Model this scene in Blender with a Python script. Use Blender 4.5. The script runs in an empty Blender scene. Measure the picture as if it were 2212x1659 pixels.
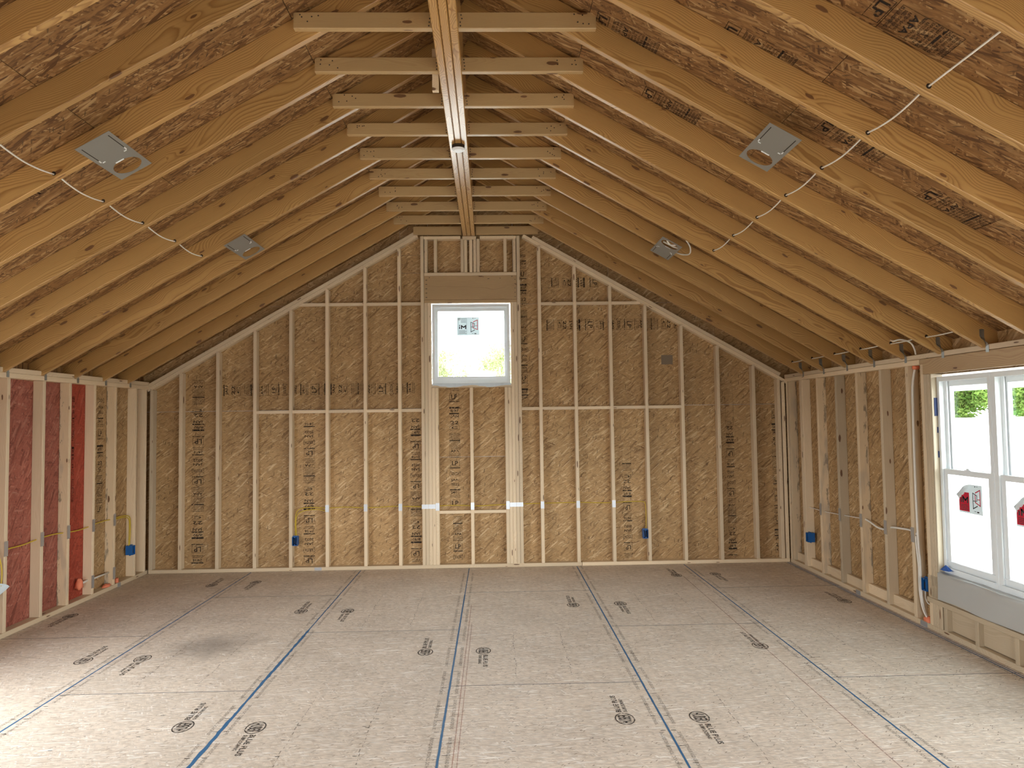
import bpy, math, random
from mathutils import Vector, Matrix
random.seed(7)
C = bpy.context.scene.collection
SC = bpy.context.scene

# ------------------------------------------------------------------ camera
cam_d = bpy.data.cameras.new('camera'); cam = bpy.data.objects.new('camera', cam_d); C.objects.link(cam)
cam_d.sensor_fit = 'HORIZONTAL'; cam_d.sensor_width = 36.0; cam_d.lens = 25.233; cam_d.clip_start = 0.05; cam_d.clip_end = 500
_r = Vector((0.999589, -0.025244, -0.013577)); _u = Vector((0.012356, -0.047904, 0.998775)); _f = Vector((0.025863, 0.998533, 0.047573))
cam.matrix_world = Matrix(((_r.x, _u.x, -_f.x, 0.2993), (_r.y, _u.y, -_f.y, 0.0), (_r.z, _u.z, -_f.z, 1.6871), (0, 0, 0, 1)))
SC.camera = cam

# ------------------------------------------------------------------ world and exposure
w = bpy.data.worlds.new('overcast_sky'); SC.world = w; w.use_nodes = True
bg = w.node_tree.nodes['Background']; bg.inputs['Color'].default_value = (0.93, 0.97, 1.0, 1); bg.inputs['Strength'].default_value = 1.0
SC.view_settings.view_transform = 'Standard'; SC.view_settings.look = 'None'
SC.view_settings.gamma = 1.0; SC.view_settings.use_curve_mapping = False
SC.view_settings.exposure = 4.45
SC.cycles.max_bounces = 7; SC.cycles.diffuse_bounces = 4; SC.cycles.glossy_bounces = 4; SC.cycles.transparent_max_bounces = 12

def portal(name, loc, rot, sx, sy):
    l = bpy.data.lights.new(name, 'AREA'); l.shape = 'RECTANGLE'; l.size = sx; l.size_y = sy
    l.cycles.is_portal = True
    o = bpy.data.objects.new(name, l); C.objects.link(o); o.location = loc; o.rotation_euler = rot
    return o

# ------------------------------------------------------------------ layout constants (metres)
D = 8.226                 # room face of the far framed wall
XL, XR = -3.606, 3.68     # room faces of the side walls
XC = 0.045                # ridge line
YB = -5.0                 # end of the room behind the camera
SL = 0.569                # roof slope
ZT = 2.113                # rafter underside at the wall face
RP, R0 = 0.4877, 3.854    # rafter pitch, front face of one rafter
RD = 0.140                # rafter depth
NRM = math.sqrt(1 + SL * SL)
def zroof(x):             # underside of the rafters
    return ZT + SL * (x - XL) if x < XC else ZT + 0.015 + SL * (XR - x)
FT4 = 1.2192

# ------------------------------------------------------------------ node helper
class NT:
    def __init__(s, name):
        s.m = bpy.data.materials.new(name); s.m.use_nodes = True; s.t = s.m.node_tree
        s.t.nodes.clear(); s.out = s.t.nodes.new('ShaderNodeOutputMaterial')
    def n(s, typ, ins=None, **attrs):
        nd = s.t.nodes.new('ShaderNode' + typ)
        for k, v in attrs.items(): setattr(nd, k, v)
        for k, v in (ins or {}).items():
            sock = nd.inputs[k]
            if isinstance(v, bpy.types.NodeSocket): s.t.links.new(v, sock)
            else: sock.default_value = v
        return nd
    def math(s, op, a, b=None, c=None, clamp=False):
        nd = s.n('Math', {0: a}, operation=op, use_clamp=clamp)
        for i, v in ((1, b), (2, c)):
            if v is None: continue
            if isinstance(v, bpy.types.NodeSocket): s.t.links.new(v, nd.inputs[i])
            else: nd.inputs[i].default_value = v
        return nd.outputs[0]
    def vmath(s, op, a, b=None, scale=None):
        nd = s.n('VectorMath', {0: a}, operation=op)
        if b is not None:
            if isinstance(b, bpy.types.NodeSocket): s.t.links.new(b, nd.inputs[1])
            else: nd.inputs[1].default_value = b
        if scale is not None:
            if isinstance(scale, bpy.types.NodeSocket): s.t.links.new(scale, nd.inputs['Scale'])
            else: nd.inputs['Scale'].default_value = scale
        return nd.outputs[1] if op in ('LENGTH', 'DISTANCE', 'DOT_PRODUCT') else nd.outputs[0]
    def mix(s, fac, a, b, blend='MIX'):
        nd = s.n('Mix', data_type='RGBA', blend_type=blend)
        for k, v in ((0, fac), (6, a), (7, b)):
            if isinstance(v, bpy.types.NodeSocket): s.t.links.new(v, nd.inputs[k])
            else: nd.inputs[k].default_value = v if k == 0 else (tuple(v) + (1,))[:4]
        return nd.outputs[2]
    def ramp(s, fac, stops):
        nd = s.n('ValToRGB', {0: fac}); r = nd.color_ramp
        while len(r.elements) < len(stops): r.elements.new(0.5)
        for e, (p, c) in zip(r.elements, stops): e.position = p; e.color = tuple(c) + (1,)
        return nd.outputs[0]
    def smooth(s, v, a, b):
        nd = s.n('MapRange', {0: v, 1: a, 2: b, 3: 0.0, 4: 1.0}, interpolation_type='SMOOTHSTEP'); return nd.outputs[0]
    def bsdf(s, col, rough=0.6, spec=0.5, normal=None, metal=0.0, **kw):
        ins = {'Base Color': col if isinstance(col, bpy.types.NodeSocket) else tuple(col) + (1,), 'Roughness': rough, 'Specular IOR Level': spec, 'Metallic': metal}
        if normal is not None: ins['Normal'] = normal
        ins.update(kw)
        b = s.n('BsdfPrincipled', ins); s.t.links.new(b.outputs[0], s.out.inputs[0]); return b
    def obj(s): return s.n('TexCoord').outputs['Object']
    def rnd(s): return s.n('ObjectInfo').outputs['Random']

def plain(name, col, rough=0.6, spec=0.5, metal=0.0, **kw):
    t = NT(name); t.bsdf(col, rough, spec, None, metal, **kw); return t.m

def lumber(name, light, dark, knot=(0.13, 0.05, 0.018), freq=150.0, knots=0.45, rough=0.45, var=0.25, wane=0.0, spec=0.5, contrast=1.0, kscale=(2.4, 7.5)):
    """sawn pine: growth rings cut through the board, knots, board-to-board tint"""
    t = NT(name); o = t.obj(); r = t.rnd()
    r2 = t.math('FRACT', t.math('MULTIPLY', r, 17.31)); r3 = t.math('FRACT', t.math('MULTIPLY', r, 71.77))
    off = t.n('CombineXYZ', {0: t.math('MULTIPLY', r, 53.0), 1: t.math('MULTIPLY', r2, 3.0), 2: t.math('MULTIPLY', r3, 9.0)}).outputs[0]
    p = t.n('SeparateXYZ', {0: o}).outputs
    q = t.vmath('ADD', o, off)
    # knots: sparse ellipses along the board
    qs = t.n('SeparateXYZ', {0: q}).outputs
    kc = t.n('CombineXYZ', {0: t.math('MULTIPLY', qs[0], kscale[0]), 1: t.math('MULTIPLY_ADD', qs[2], kscale[1], t.math('MULTIPLY', p[1], 14.0)), 2: 0.0}).outputs[0]
    kv = t.n('TexVoronoi', {'Vector': kc, 'Scale': 1.0, 'Randomness': 1.0}, voronoi_dimensions='2D')
    ks = t.n('SeparateColor', {0: kv.outputs['Color']}).outputs
    gate = t.math('LESS_THAN', ks[0], knots)
    krad = t.math('MULTIPLY_ADD', ks[1], 0.075, 0.035)
    kn = t.n('TexNoise', {'Vector': t.vmath('MULTIPLY', q, (30, 60, 60)), 'Scale': 1.0, 'Detail': 2.0}).outputs[0]
    kd = t.math('ADD', kv.outputs['Distance'], t.math('MULTIPLY_ADD', kn, 0.06, -0.03))
    kmask = t.math('MULTIPLY', t.math('SUBTRACT', 1.0, t.math('SMOOTH_MIN', 1.0, t.math('DIVIDE', kd, krad), 0.02)), 6.0, clamp=True)
    kmask = t.math('MULTIPLY', kmask, gate)
    halo = t.math('MULTIPLY', t.math('POWER', 2.718, t.math('MULTIPLY', kv.outputs['Distance'], -7.0)), gate)
    # rings
    n1 = t.n('TexNoise', {'Vector': t.vmath('MULTIPLY', q, (1.5, 2.5, 2.5)), 'Scale': 1.0, 'Detail': 2.0}).outputs[0]
    n2 = t.n('TexNoise', {'Vector': t.vmath('MULTIPLY', q, (3.0, 22.0, 22.0)), 'Scale': 1.0, 'Detail': 3.0}).outputs[0]
    yy = t.math('ADD', p[1], t.math('MULTIPLY_ADD', r2, 0.06, 0.015))
    zz = t.math('ADD', p[2], t.math('MULTIPLY_ADD', n1, 0.30, t.math('MULTIPLY_ADD', r3, 0.16, -0.23)))
    rad = t.math('SQRT', t.math('ADD', t.math('MULTIPLY', yy, yy), t.math('MULTIPLY', zz, zz)))
    rad = t.math('ADD', rad, t.math('MULTIPLY', n2, 0.006)); rad = t.math('ADD', rad, t.math('MULTIPLY', halo, 0.03))
    ring = t.math('FRACT', t.math('MULTIPLY', rad, freq))
    late = t.ramp(ring, [(0.0, (0, 0, 0)), (0.45, (0.15,) * 3), (0.85, (1, 1, 1)), (1.0, (0, 0, 0))])
    fib = t.n('TexNoise', {'Vector': t.vmath('MULTIPLY', q, (9.0, 260.0, 260.0)), 'Scale': 1.0, 'Detail': 2.0}).outputs[0]
    col = t.mix(t.math('MULTIPLY', late, 0.75 * contrast), light, dark)
    col = t.mix(t.math('MULTIPLY_ADD', fib, 0.5, -0.12, clamp=True), col, dark)
    col = t.mix(t.math('MULTIPLY', halo, 0.45), col, dark)
    col = t.mix(t.math('MULTIPLY', kmask, 0.9), col, knot)
    blot = t.n('TexNoise', {'Vector': t.vmath('MULTIPLY', q, (1.2, 6.0, 6.0)), 'Scale': 1.0, 'Detail': 3.0}).outputs[0]
    col = t.mix(t.math('MULTIPLY_ADD', blot, 0.7, -0.2, clamp=True), col, t.mix(0.5, light, dark), 'MULTIPLY') if False else col
    tint = t.math('MULTIPLY_ADD', t.math('ADD', r, t.math('MULTIPLY', blot, 0.5)), var, 1.0 - 0.75 * var)
    col = t.vmath('SCALE', col, scale=tint)
    if wane > 0:
        wn = t.n('TexNoise', {'Vector': t.vmath('MULTIPLY', q, (7.0, 30.0, 30.0)), 'Scale': 1.0, 'Detail': 5.0, 'Roughness': 0.7}).outputs[0]
        ed = t.math('MULTIPLY_ADD', p[2], -9.0, 0.06)
        wm = t.smooth(t.math('ADD', wn, t.math('MULTIPLY', ed, 0.35)), 0.64, 0.70)
        col = t.mix(t.math('MULTIPLY', wm, wane), col, (0.055, 0.04, 0.03))
        g = t.n('TexNoise', {'Vector': t.vmath('MULTIPLY', q, (3.0, 12.0, 12.0)), 'Scale': 1.0, 'Detail': 2.0}).outputs[0]
        col = t.mix(t.math('MULTIPLY', t.smooth(g, 0.5, 0.7), 0.45), col, (0.36, 0.31, 0.25))
    t.bsdf(col, rough, spec)
    return t.m

def osb(name, cols, dens=0.62, rough=0.65, scale=1.0, darkflake=0.3, ang0=0.0, bumps=0.35, stain=None, spec=0.35, fleck=(0.10, 0.055, 0.022), fprob=0.035, fscale=(13, 75)):
    """oriented strand board: overlapping strands laid in several directions"""
    t = NT(name); o = t.obj(); r = t.rnd()
    off = t.n('CombineXYZ', {0: t.math('MULTIPLY', r, 61.0), 1: t.math('MULTIPLY', r, 23.0), 2: 0.0}).outputs[0]
    q = t.vmath('ADD', o, off)
    wob = t.n('TexNoise', {'Vector': q, 'Scale': 5.0, 'Detail': 0.0}).outputs['Color']
    q = t.vmath('ADD', q, t.vmath('SCALE', t.vmath('SUBTRACT', wob, (0.5, 0.5, 0.5)), scale=0.022))
    base = t.n('TexNoise', {'Vector': t.vmath('MULTIPLY', q, (30, 70, 1)), 'Scale': 1.0, 'Detail': 2.0}).outputs[0]
    col = t.ramp(base, [(0.3, cols[0]), (0.5, cols[1]), (0.7, cols[2])])
    lay = [(0.5, 1.0, 1), (-0.7, 0.9, 1), (1.25, 1.1, 1), (0.15, 1.2, 1), (-1.3, 1.0, 1), (-0.3, 1.35, 1), (-0.05, 0.75, 0.45)]
    for i, (a, s, dd) in enumerate(lay):
        a += ang0
        mp = t.n('Mapping', {'Vector': q, 'Location': (i * 3.7, i * 1.9, 0), 'Rotation': (0, 0, a), 'Scale': (1 / (8.0 * s * scale), 1 / (62.0 * s * scale), 1)}, vector_type='TEXTURE').outputs[0]
        v = t.n('TexVoronoi', {'Vector': mp, 'Scale': 1.0, 'Randomness': 0.95}, voronoi_dimensions='2D')
        c = t.n('SeparateColor', {0: v.outputs['Color']}).outputs
        cm = t.ramp(c[1], [(0.0, cols[0]), (darkflake, cols[1]), (0.62, cols[1]), (0.85, cols[2]), (1.0, cols[3])])
        cm = t.vmath('SCALE', cm, scale=t.math('MULTIPLY_ADD', v.outputs['Distance'], -0.35, 1.14))
        col = t.mix(t.math('LESS_THAN', c[0], dens * dd), col, cm)
    col = t.vmath('SCALE', col, scale=t.math('MULTIPLY_ADD', base, 0.5, 0.75))
    # small dark gaps between strands
    fl = t.n('TexVoronoi', {'Vector': t.n('Mapping', {'Vector': q, 'Rotation': (0, 0, 0.6 + ang0), 'Scale': (1 / fscale[0], 1 / fscale[1], 1)}, vector_type='TEXTURE').outputs[0], 'Scale': 1.0}, voronoi_dimensions='2D')
    fc = t.n('SeparateColor', {0: fl.outputs['Color']}).outputs
    fm = t.math('MULTIPLY', t.math('LESS_THAN', fc[0], fprob), t.smooth(fl.outputs['Distance'], 0.36, 0.22))
    col = t.mix(t.math('MULTIPLY', fm, 0.75), col, fleck)
    big = t.n('TexNoise', {'Vector': q, 'Scale': 2.2, 'Detail': 3.0}).outputs[0]
    col = t.vmath('SCALE', col, scale=t.math('MULTIPLY_ADD', big, 0.35, t.math('MULTIPLY_ADD', r, 0.10, 0.78)))
    if stain:
        pos = t.n('NewGeometry').outputs['Position']
        dv = t.vmath('LENGTH', t.vmath('MULTIPLY', t.vmath('SUBTRACT', pos, stain), (2.3, 2.6, 1)))
        ns = t.n('TexNoise', {'Vector': pos, 'Scale': 7.0, 'Detail': 4.0}).outputs[0]
        sm = t.smooth(t.math('ADD', dv, t.math('MULTIPLY_ADD', ns, 0.8, -0.4)), 1.0, 0.1)
        col = t.mix(t.math('MULTIPLY', sm, 0.5), col, (0.10, 0.085, 0.075))
    t.bsdf(col, rough, spec)
    return t.m

def inkmat(name, col=(0.035, 0.03, 0.028), cover=0.85):
    t = NT(name); p = t.n('NewGeometry').outputs['Position']
    n = t.n('TexNoise', {'Vector': p, 'Scale': 55.0, 'Detail': 3.0}).outputs[0]
    d = t.n('BsdfDiffuse', {'Color': tuple(col) + (1,)}).outputs[0]; tr = t.n('BsdfTransparent').outputs[0]
    f = t.math('MULTIPLY', t.smooth(n, 0.30, 0.46), cover)
    mx = t.n('MixShader', {0: f, 1: tr, 2: d}); t.t.links.new(mx.outputs[0], t.out.inputs[0]); return t.m

M = {}
M['stud'] = lumber('stud_pine', (0.78, 0.63, 0.43), (0.61, 0.45, 0.27), knots=0.40, freq=190, contrast=0.55, rough=0.55)
M['stud_wane'] = lumber('stud_pine_with_bark', (0.74, 0.58, 0.38), (0.56, 0.41, 0.23), knots=0.35, freq=190, wane=0.6, contrast=0.5, rough=0.6)
M['stud_grey'] = lumber('weathered_stud', (0.56, 0.46, 0.32), (0.42, 0.32, 0.20), knots=0.3, freq=190, contrast=0.6, rough=0.6)
M['rafter'] = lumber('rafter_pine', (0.56, 0.338, 0.118), (0.30, 0.143, 0.034), knots=0.48, freq=105, rough=0.36, var=0.25, spec=1.0, contrast=1.25)
M['tie'] = lumber('collar_tie_pine', (0.52, 0.355, 0.165), (0.39, 0.235, 0.09), knots=0.45, freq=170, contrast=0.6, rough=0.38, var=0.15, spec=1.0)
M['header'] = lumber('header_pine', (0.50, 0.35, 0.18), (0.33, 0.19, 0.085), knots=0.35, freq=90, contrast=0.8, rough=0.5)
M['lvl'] = lumber('laminated_beam', (0.62, 0.36, 0.12), (0.30, 0.14, 0.04), knots=0.0, freq=230, rough=0.22, var=0.1, contrast=1.2, spec=1.0)
M['osb_wall'] = osb('wall_osb', [(0.24, 0.135, 0.055), (0.42, 0.26, 0.115), (0.47, 0.305, 0.145), (0.60, 0.43, 0.24)], ang0=0.8, scale=1.4, darkflake=0.22)
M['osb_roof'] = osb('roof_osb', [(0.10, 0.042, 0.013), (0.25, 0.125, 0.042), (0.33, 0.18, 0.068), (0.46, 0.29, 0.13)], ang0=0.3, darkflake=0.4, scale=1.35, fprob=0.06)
M['osb_red'] = osb('red_coated_osb', [(0.20, 0.055, 0.035), (0.33, 0.10, 0.065), (0.37, 0.125, 0.085), (0.42, 0.18, 0.13)], ang0=1.2, dens=0.5, fleck=(0.10, 0.03, 0.02))
M['osb_red2'] = osb('bright_red_coated_osb', [(0.26, 0.035, 0.018), (0.36, 0.055, 0.028), (0.40, 0.07, 0.035), (0.43, 0.10, 0.06)], ang0=1.2, dens=0.4, fleck=(0.14, 0.03, 0.02))
M['osb_floor'] = osb('floor_osb', [(0.56, 0.465, 0.365), (0.68, 0.59, 0.485), (0.72, 0.64, 0.54), (0.84, 0.785, 0.71)], ang0=0.2, dens=0.6, rough=0.6, darkflake=0.2, scale=1.75, fprob=0.03, fscale=(30, 110), stain=(-1.86, 5.56, 0.0), bumps=0.25, fleck=(0.20, 0.14, 0.09))
M['ink'] = inkmat('printing_ink'); M['ink_faint'] = inkmat('faded_printing_ink', (0.14, 0.12, 0.10), 0.5)
M['ink_red'] = inkmat('red_chalk', (0.50, 0.20, 0.16), 0.38)
M['blue_edge'] = plain('blue_panel_sealer', (0.035, 0.14, 0.29), 0.6)
M['dark_seam'] = plain('dark_joint', (0.05, 0.07, 0.085), 0.8)
M['nail'] = plain('dark_nail_steel', (0.035, 0.03, 0.027), 0.5)
M['galv'] = plain('galvanised_steel', (0.27, 0.265, 0.24), 0.45, 0.5, 0.25)
M['galv_dark'] = plain('galvanised_strap', (0.34, 0.35, 0.33), 0.38, 0.5, 0.8)
M['plate_steel'] = plain('nail_plate_steel', (0.62, 0.66, 0.70), 0.3, 0.5, 0.75)
M['blue_box'] = plain('blue_box_plastic', (0.012, 0.115, 0.36), 0.4)
M['yellow'] = plain('yellow_cable_sheath', (0.62, 0.44, 0.03), 0.45)
M['white_cable'] = plain('white_cable_sheath', (0.80, 0.76, 0.68), 0.45)
M['orange'] = plain('orange_fire_foam', (0.85, 0.25, 0.13), 0.8)
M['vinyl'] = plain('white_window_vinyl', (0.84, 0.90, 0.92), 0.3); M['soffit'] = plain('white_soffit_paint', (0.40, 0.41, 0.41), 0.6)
M['white'] = plain('white_plastic', (0.86, 0.88, 0.88), 0.3)
M['hole'] = plain('drilled_hole_shadow', (0.03, 0.018, 0.01), 0.9)
M['black'] = plain('black_rubber', (0.02, 0.02, 0.02), 0.6)
M['tape'] = plain('blue_tape', (0.02, 0.10, 0.40), 0.6)
M['sheet'] = plain('pale_blue_plastic_film', (0.70, 0.80, 0.86), 0.4)
t = NT('window_glass')
gl = t.n('BsdfGlossy', {'Roughness': 0.02, 'Color': (1, 1, 1, 1)}).outputs[0]; tr = t.n('BsdfTransparent', {'Color': (0.96, 0.985, 0.98, 1)}).outputs[0]
t.t.links.new(t.n('MixShader', {0: 0.05, 1: tr, 2: gl}).outputs[0], t.out.inputs[0]); M['glass'] = t.m
t = NT('sticker_paper')
df = t.n('BsdfDiffuse', {'Color': (0.62, 0.66, 0.66, 1)}).outputs[0]; tl = t.n('BsdfTranslucent', {'Color': (0.14, 0.155, 0.16, 1)}).outputs[0]
t.t.links.new(t.n('AddShader', {0: df, 1: tl}).outputs[0], t.out.inputs[0]); M['paper'] = t.m
t = NT('red_sticker_ink')
t.t.links.new(t.n('AddShader', {0: t.n('BsdfDiffuse', {'Color': (0.5, 0.03, 0.05, 1)}).outputs[0], 1: t.n('BsdfTranslucent', {'Color': (0.14, 0.012, 0.018, 1)}).outputs[0]}).outputs[0], t.out.inputs[0]); M['red_ink'] = t.m
M['black_ink'] = plain('black_sticker_ink', (0.03, 0.03, 0.035), 0.5)
M['paper_back'] = plain('curled_paper_back', (0.42, 0.30, 0.27), 0.7)

# ------------------------------------------------------------------ object helpers
def tag(o, label=None, cat=None, group=None, kind=None):
    if label: o['label'] = label
    if cat: o['category'] = cat
    if group: o['group'] = group
    if kind: o['kind'] = kind
    return o
def empty(name, loc=(0, 0, 0), kind=None, label=None, cat=None, group=None):
    o = bpy.data.objects.new(name, None); C.objects.link(o); o.location = loc; o.empty_display_size = 0.1
    return tag(o, label, cat, group, kind)
def link(name, me, mat, parent=None, mw=None, kind=None):
    o = bpy.data.objects.new(name, me); C.objects.link(o)
    if mat is not None and len(me.materials) == 0: me.materials.append(mat)
    if mw is not None: o.matrix_world = mw
    if parent is not None:
        o.parent = parent
        o.matrix_parent_inverse = Matrix.Translation(-parent.location) if parent.parent is None else (parent.matrix_world_cache if hasattr(parent, 'x') else Matrix())
    if kind: o['kind'] = kind
    return o
def mesh(name, v, f, smooth=False):
    me = bpy.data.meshes.new(name); me.from_pydata([tuple(p) for p in v], [], f); me.update()
    if smooth:
        for p in me.polygons: p.use_smooth = True
    return me
def sub(name, me, mat, parent_part, mw=None, kind=None):
    """sub-part of a part; mw in world space"""
    o = bpy.data.objects.new(name, me); C.objects.link(o)
    if mat is not None and len(me.materials) == 0: me.materials.append(mat)
    pm = WM[parent_part.name]
    o.parent = parent_part; o.matrix_parent_inverse = pm.inverted(); o.matrix_basis = mw if mw is not None else Matrix()
    if kind: o['kind'] = kind
    return o
WM = {}
def frame(o, x, y, z):
    return Matrix(((x[0], y[0], z[0], o[0]), (x[1], y[1], z[1], o[1]), (x[2], y[2], z[2], o[2]), (0, 0, 0, 1)))
_bc = {}
def board(name, a, b, wdir, w, t, mat, parent, s0=0.0, s1=0.0, ch=0.003):
    """sawn board from a to b (centre line), width w along wdir, thickness t across; s0/s1 shear the ends along the thickness"""
    a = Vector(a); b = Vector(b); L = (b - a).length; x = (b - a).normalized()
    z = Vector(wdir); z = (z - x * z.dot(x)).normalized(); y = z.cross(x)
    key = (round(L, 4), w, t, mat.name, round(s0, 3), round(s1, 3))
    me = _bc.get(key)
    if me is None:
        hy, hz, c = t / 2, w / 2, ch
        sec = [(-hy + c, -hz), (hy - c, -hz), (hy, -hz + c), (hy, hz - c), (hy - c, hz), (-hy + c, hz), (-hy, hz - c), (-hy, -hz + c)]
        v = [(-L / 2 + s0 * p[0], p[0], p[1]) for p in sec] + [(L / 2 + s1 * p[0], p[0], p[1]) for p in sec]
        f = [[i, (i + 1) % 8, 8 + (i + 1) % 8, 8 + i] for i in range(8)] + [list(range(7, -1, -1)), list(range(8, 16))]
        me = mesh(name, v, f); me.materials.append(mat); _bc[key] = me
    mw = frame((a + b) / 2, x, y, z)
    o = link(name, me, None, parent, mw); WM[o.name] = mw
    return o
def panel(name, poly, th, origin, u, v, mat, parent):
    """flat sheet: polygon in (u, v) metres, room face at origin plane, thickness behind it"""
    u = Vector(u).normalized(); v = Vector(v).normalized(); n = u.cross(v)
    cx = sum(p[0] for p in poly) / len(poly); cy = sum(p[1] for p in poly) / len(poly)
    N = len(poly)
    vs = [(p[0] - cx, p[1] - cy, 0) for p in poly] + [(p[0] - cx, p[1] - cy, -th) for p in poly]
    f = [list(range(N)), list(range(2 * N - 1, N - 1, -1))] + [[(i + 1) % N, i, N + i, N + (i + 1) % N] for i in range(N)]
    me = mesh(name, vs, f)
    mw = frame(Vector(origin) + u * cx + v * cy, u, v, n)
    o = link(name, me, mat, parent, mw); WM[o.name] = mw
    return o
def clip(poly, a, b, c):
    """keep a*x + b*y <= c"""
    out = []
    for i in range(len(poly)):
        p, q = poly[i], poly[(i + 1) % len(poly)]
        dp = a * p[0] + b * p[1] - c; dq = a * q[0] + b * q[1] - c
        if dp <= 0: out.append(p)
        if dp * dq < 0:
            s = dp / (dp - dq); out.append((p[0] + s * (q[0] - p[0]), p[1] + s * (q[1] - p[1])))
    return out
def boxes(lst):
    """joined boxes given as (x0, x1, y0, y1, z0, z1)"""
    v, f = [], []
    for x0, x1, y0, y1, z0, z1 in lst:
        k = len(v)
        v += [(x, y, z) for z in (z0, z1) for (x, y) in ((x0, y0), (x1, y0), (x1, y1), (x0, y1))]
        f += [[k + a for a in q] for q in ((3, 2, 1, 0), (4, 5, 6, 7), (0, 1, 5, 4), (1, 2, 6, 5), (2, 3, 7, 6), (3, 0, 4, 7))]
    return v, f
def boxobj(name, lst, mat, parent=None, kind=None, mw=None):
    v, f = boxes(lst); return link(name, mesh(name, v, f), mat, parent, mw, kind)
def catmull(pts, n=6):
    P = [Vector(p) for p in pts]; out = []
    for i in range(len(P) - 1):
        p0 = P[max(i - 1, 0)]; p1 = P[i]; p2 = P[i + 1]; p3 = P[min(i + 2, len(P) - 1)]
        for k in range(n):
            s = k / n
            out.append(0.5 * ((2 * p1) + (p2 - p0) * s + (2 * p0 - 5 * p1 + 4 * p2 - p3) * s * s + (3 * p1 - p0 - 3 * p2 + p3) * s ** 3))
    return out + [P[-1]]
def tubegeo(pts, r, n=6, flat=1.0, sm=6):
    P = catmull(pts, sm) if len(pts) > 2 else [Vector(p) for p in pts]
    v, f = [], []; up = Vector((0.31, 0.2, 0.93))
    for i, p in enumerate(P):
        d = (P[min(i + 1, len(P) - 1)] - P[max(i - 1, 0)]).normalized()
        s = d.cross(up).normalized(); u = s.cross(d)
        for k in range(n):
            a = 2 * math.pi * k / n; v.append(p + s * (r * math.cos(a)) + u * (r * flat * math.sin(a)))
    for i in range(len(P) - 1):
        for k in range(n): f.append([i * n + k, i * n + (k + 1) % n, (i + 1) * n + (k + 1) % n, (i + 1) * n + k])
    f += [list(range(n - 1, -1, -1)), list(range(len(v) - n, len(v)))]
    return v, f
def tube(name, pts, r, mat, parent=None, n=6, flat=1.0):
    v, f = tubegeo(pts, r, n, flat); return link(name, mesh(name, v, f, True), mat, parent)

# ---- text as flat print
_tc = {}
def textgeo(s):
    if s in _tc: return _tc[s]
    cu = bpy.data.curves.new('tmp_text', 'FONT'); cu.body = s; cu.resolution_u = 2; cu.offset = 0.018
    ob = bpy.data.objects.new('tmp_text', cu); C.objects.link(ob)
    dg = bpy.context.evaluated_depsgraph_get(); me = bpy.data.meshes.new_from_object(ob.evaluated_get(dg))
    vs = [(v.co.x, v.co.y) for v in me.vertices]; fs = [list(p.vertices) for p in me.polygons]
    bpy.data.objects.remove(ob); bpy.data.meshes.remove(me); bpy.data.curves.remove(cu)
    if vs:
        x0 = min(p[0] for p in vs); x1 = max(p[0] for p in vs); y0 = min(p[1] for p in vs); y1 = max(p[1] for p in vs)
        vs = [((p[0] - x0) / max(x1 - x0, 1e-6), (p[1] - y0) / max(y1 - y0, 1e-6)) for p in vs]
    _tc[s] = (vs, fs); return _tc[s]
class Print:
    """collects flat printing in local (x, y)"""
    def __init__(s): s.v, s.f = [], []
    def text(s, t, x0, y0, x1, y1):
        vs, fs = textgeo(t); k = len(s.v)
        s.v += [(x0 + (x1 - x0) * p[0], y0 + (y1 - y0) * p[1], 0.0) for p in vs]; s.f += [[k + i for i in f] for f in fs]
    def rect(s, x0, y0, x1, y1):
        k = len(s.v); s.v += [(x0, y0, 0), (x1, y0, 0), (x1, y1, 0), (x0, y1, 0)]; s.f.append([k, k + 1, k + 2, k + 3])
    def box(s, x0, y0, x1, y1, t=0.003):
        s.rect(x0, y0, x1, y0 + t); s.rect(x0, y1 - t, x1, y1); s.rect(x0, y0, x0 + t, y1); s.rect(x1 - t, y0, x1, y1)
    def line(s, pts, t, closed=False):
        P = [Vector((p[0], p[1], 0)) for p in pts]
        for i in range(len(P) if closed else len(P) - 1):
            a, b = P[i], P[(i + 1) % len(P)]; d = (b - a).normalized(); n = Vector((-d.y, d.x, 0)) * t / 2; a = a - d * t / 2; b = b + d * t / 2
            k = len(s.v); s.v += [tuple(a - n), tuple(b - n), tuple(b + n), tuple(a + n)]; s.f.append([k, k + 1, k + 2, k + 3])
    def ring(s, cx, cy, rx, ry, t, n=40):
        k = len(s.v)
        for i in range(n):
            a = 2 * math.pi * i / n; s.v += [(cx + rx * math.cos(a), cy + ry * math.sin(a), 0), (cx + (rx - t) * math.cos(a), cy + (ry - t) * math.sin(a), 0)]
        s.f += [[k + 2 * i, k + 2 * ((i + 1) % n), k + 2 * ((i + 1) % n) + 1, k + 2 * i + 1] for i in range(n)]
    def mesh(s, name): return mesh(name, s.v, s.f)
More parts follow.
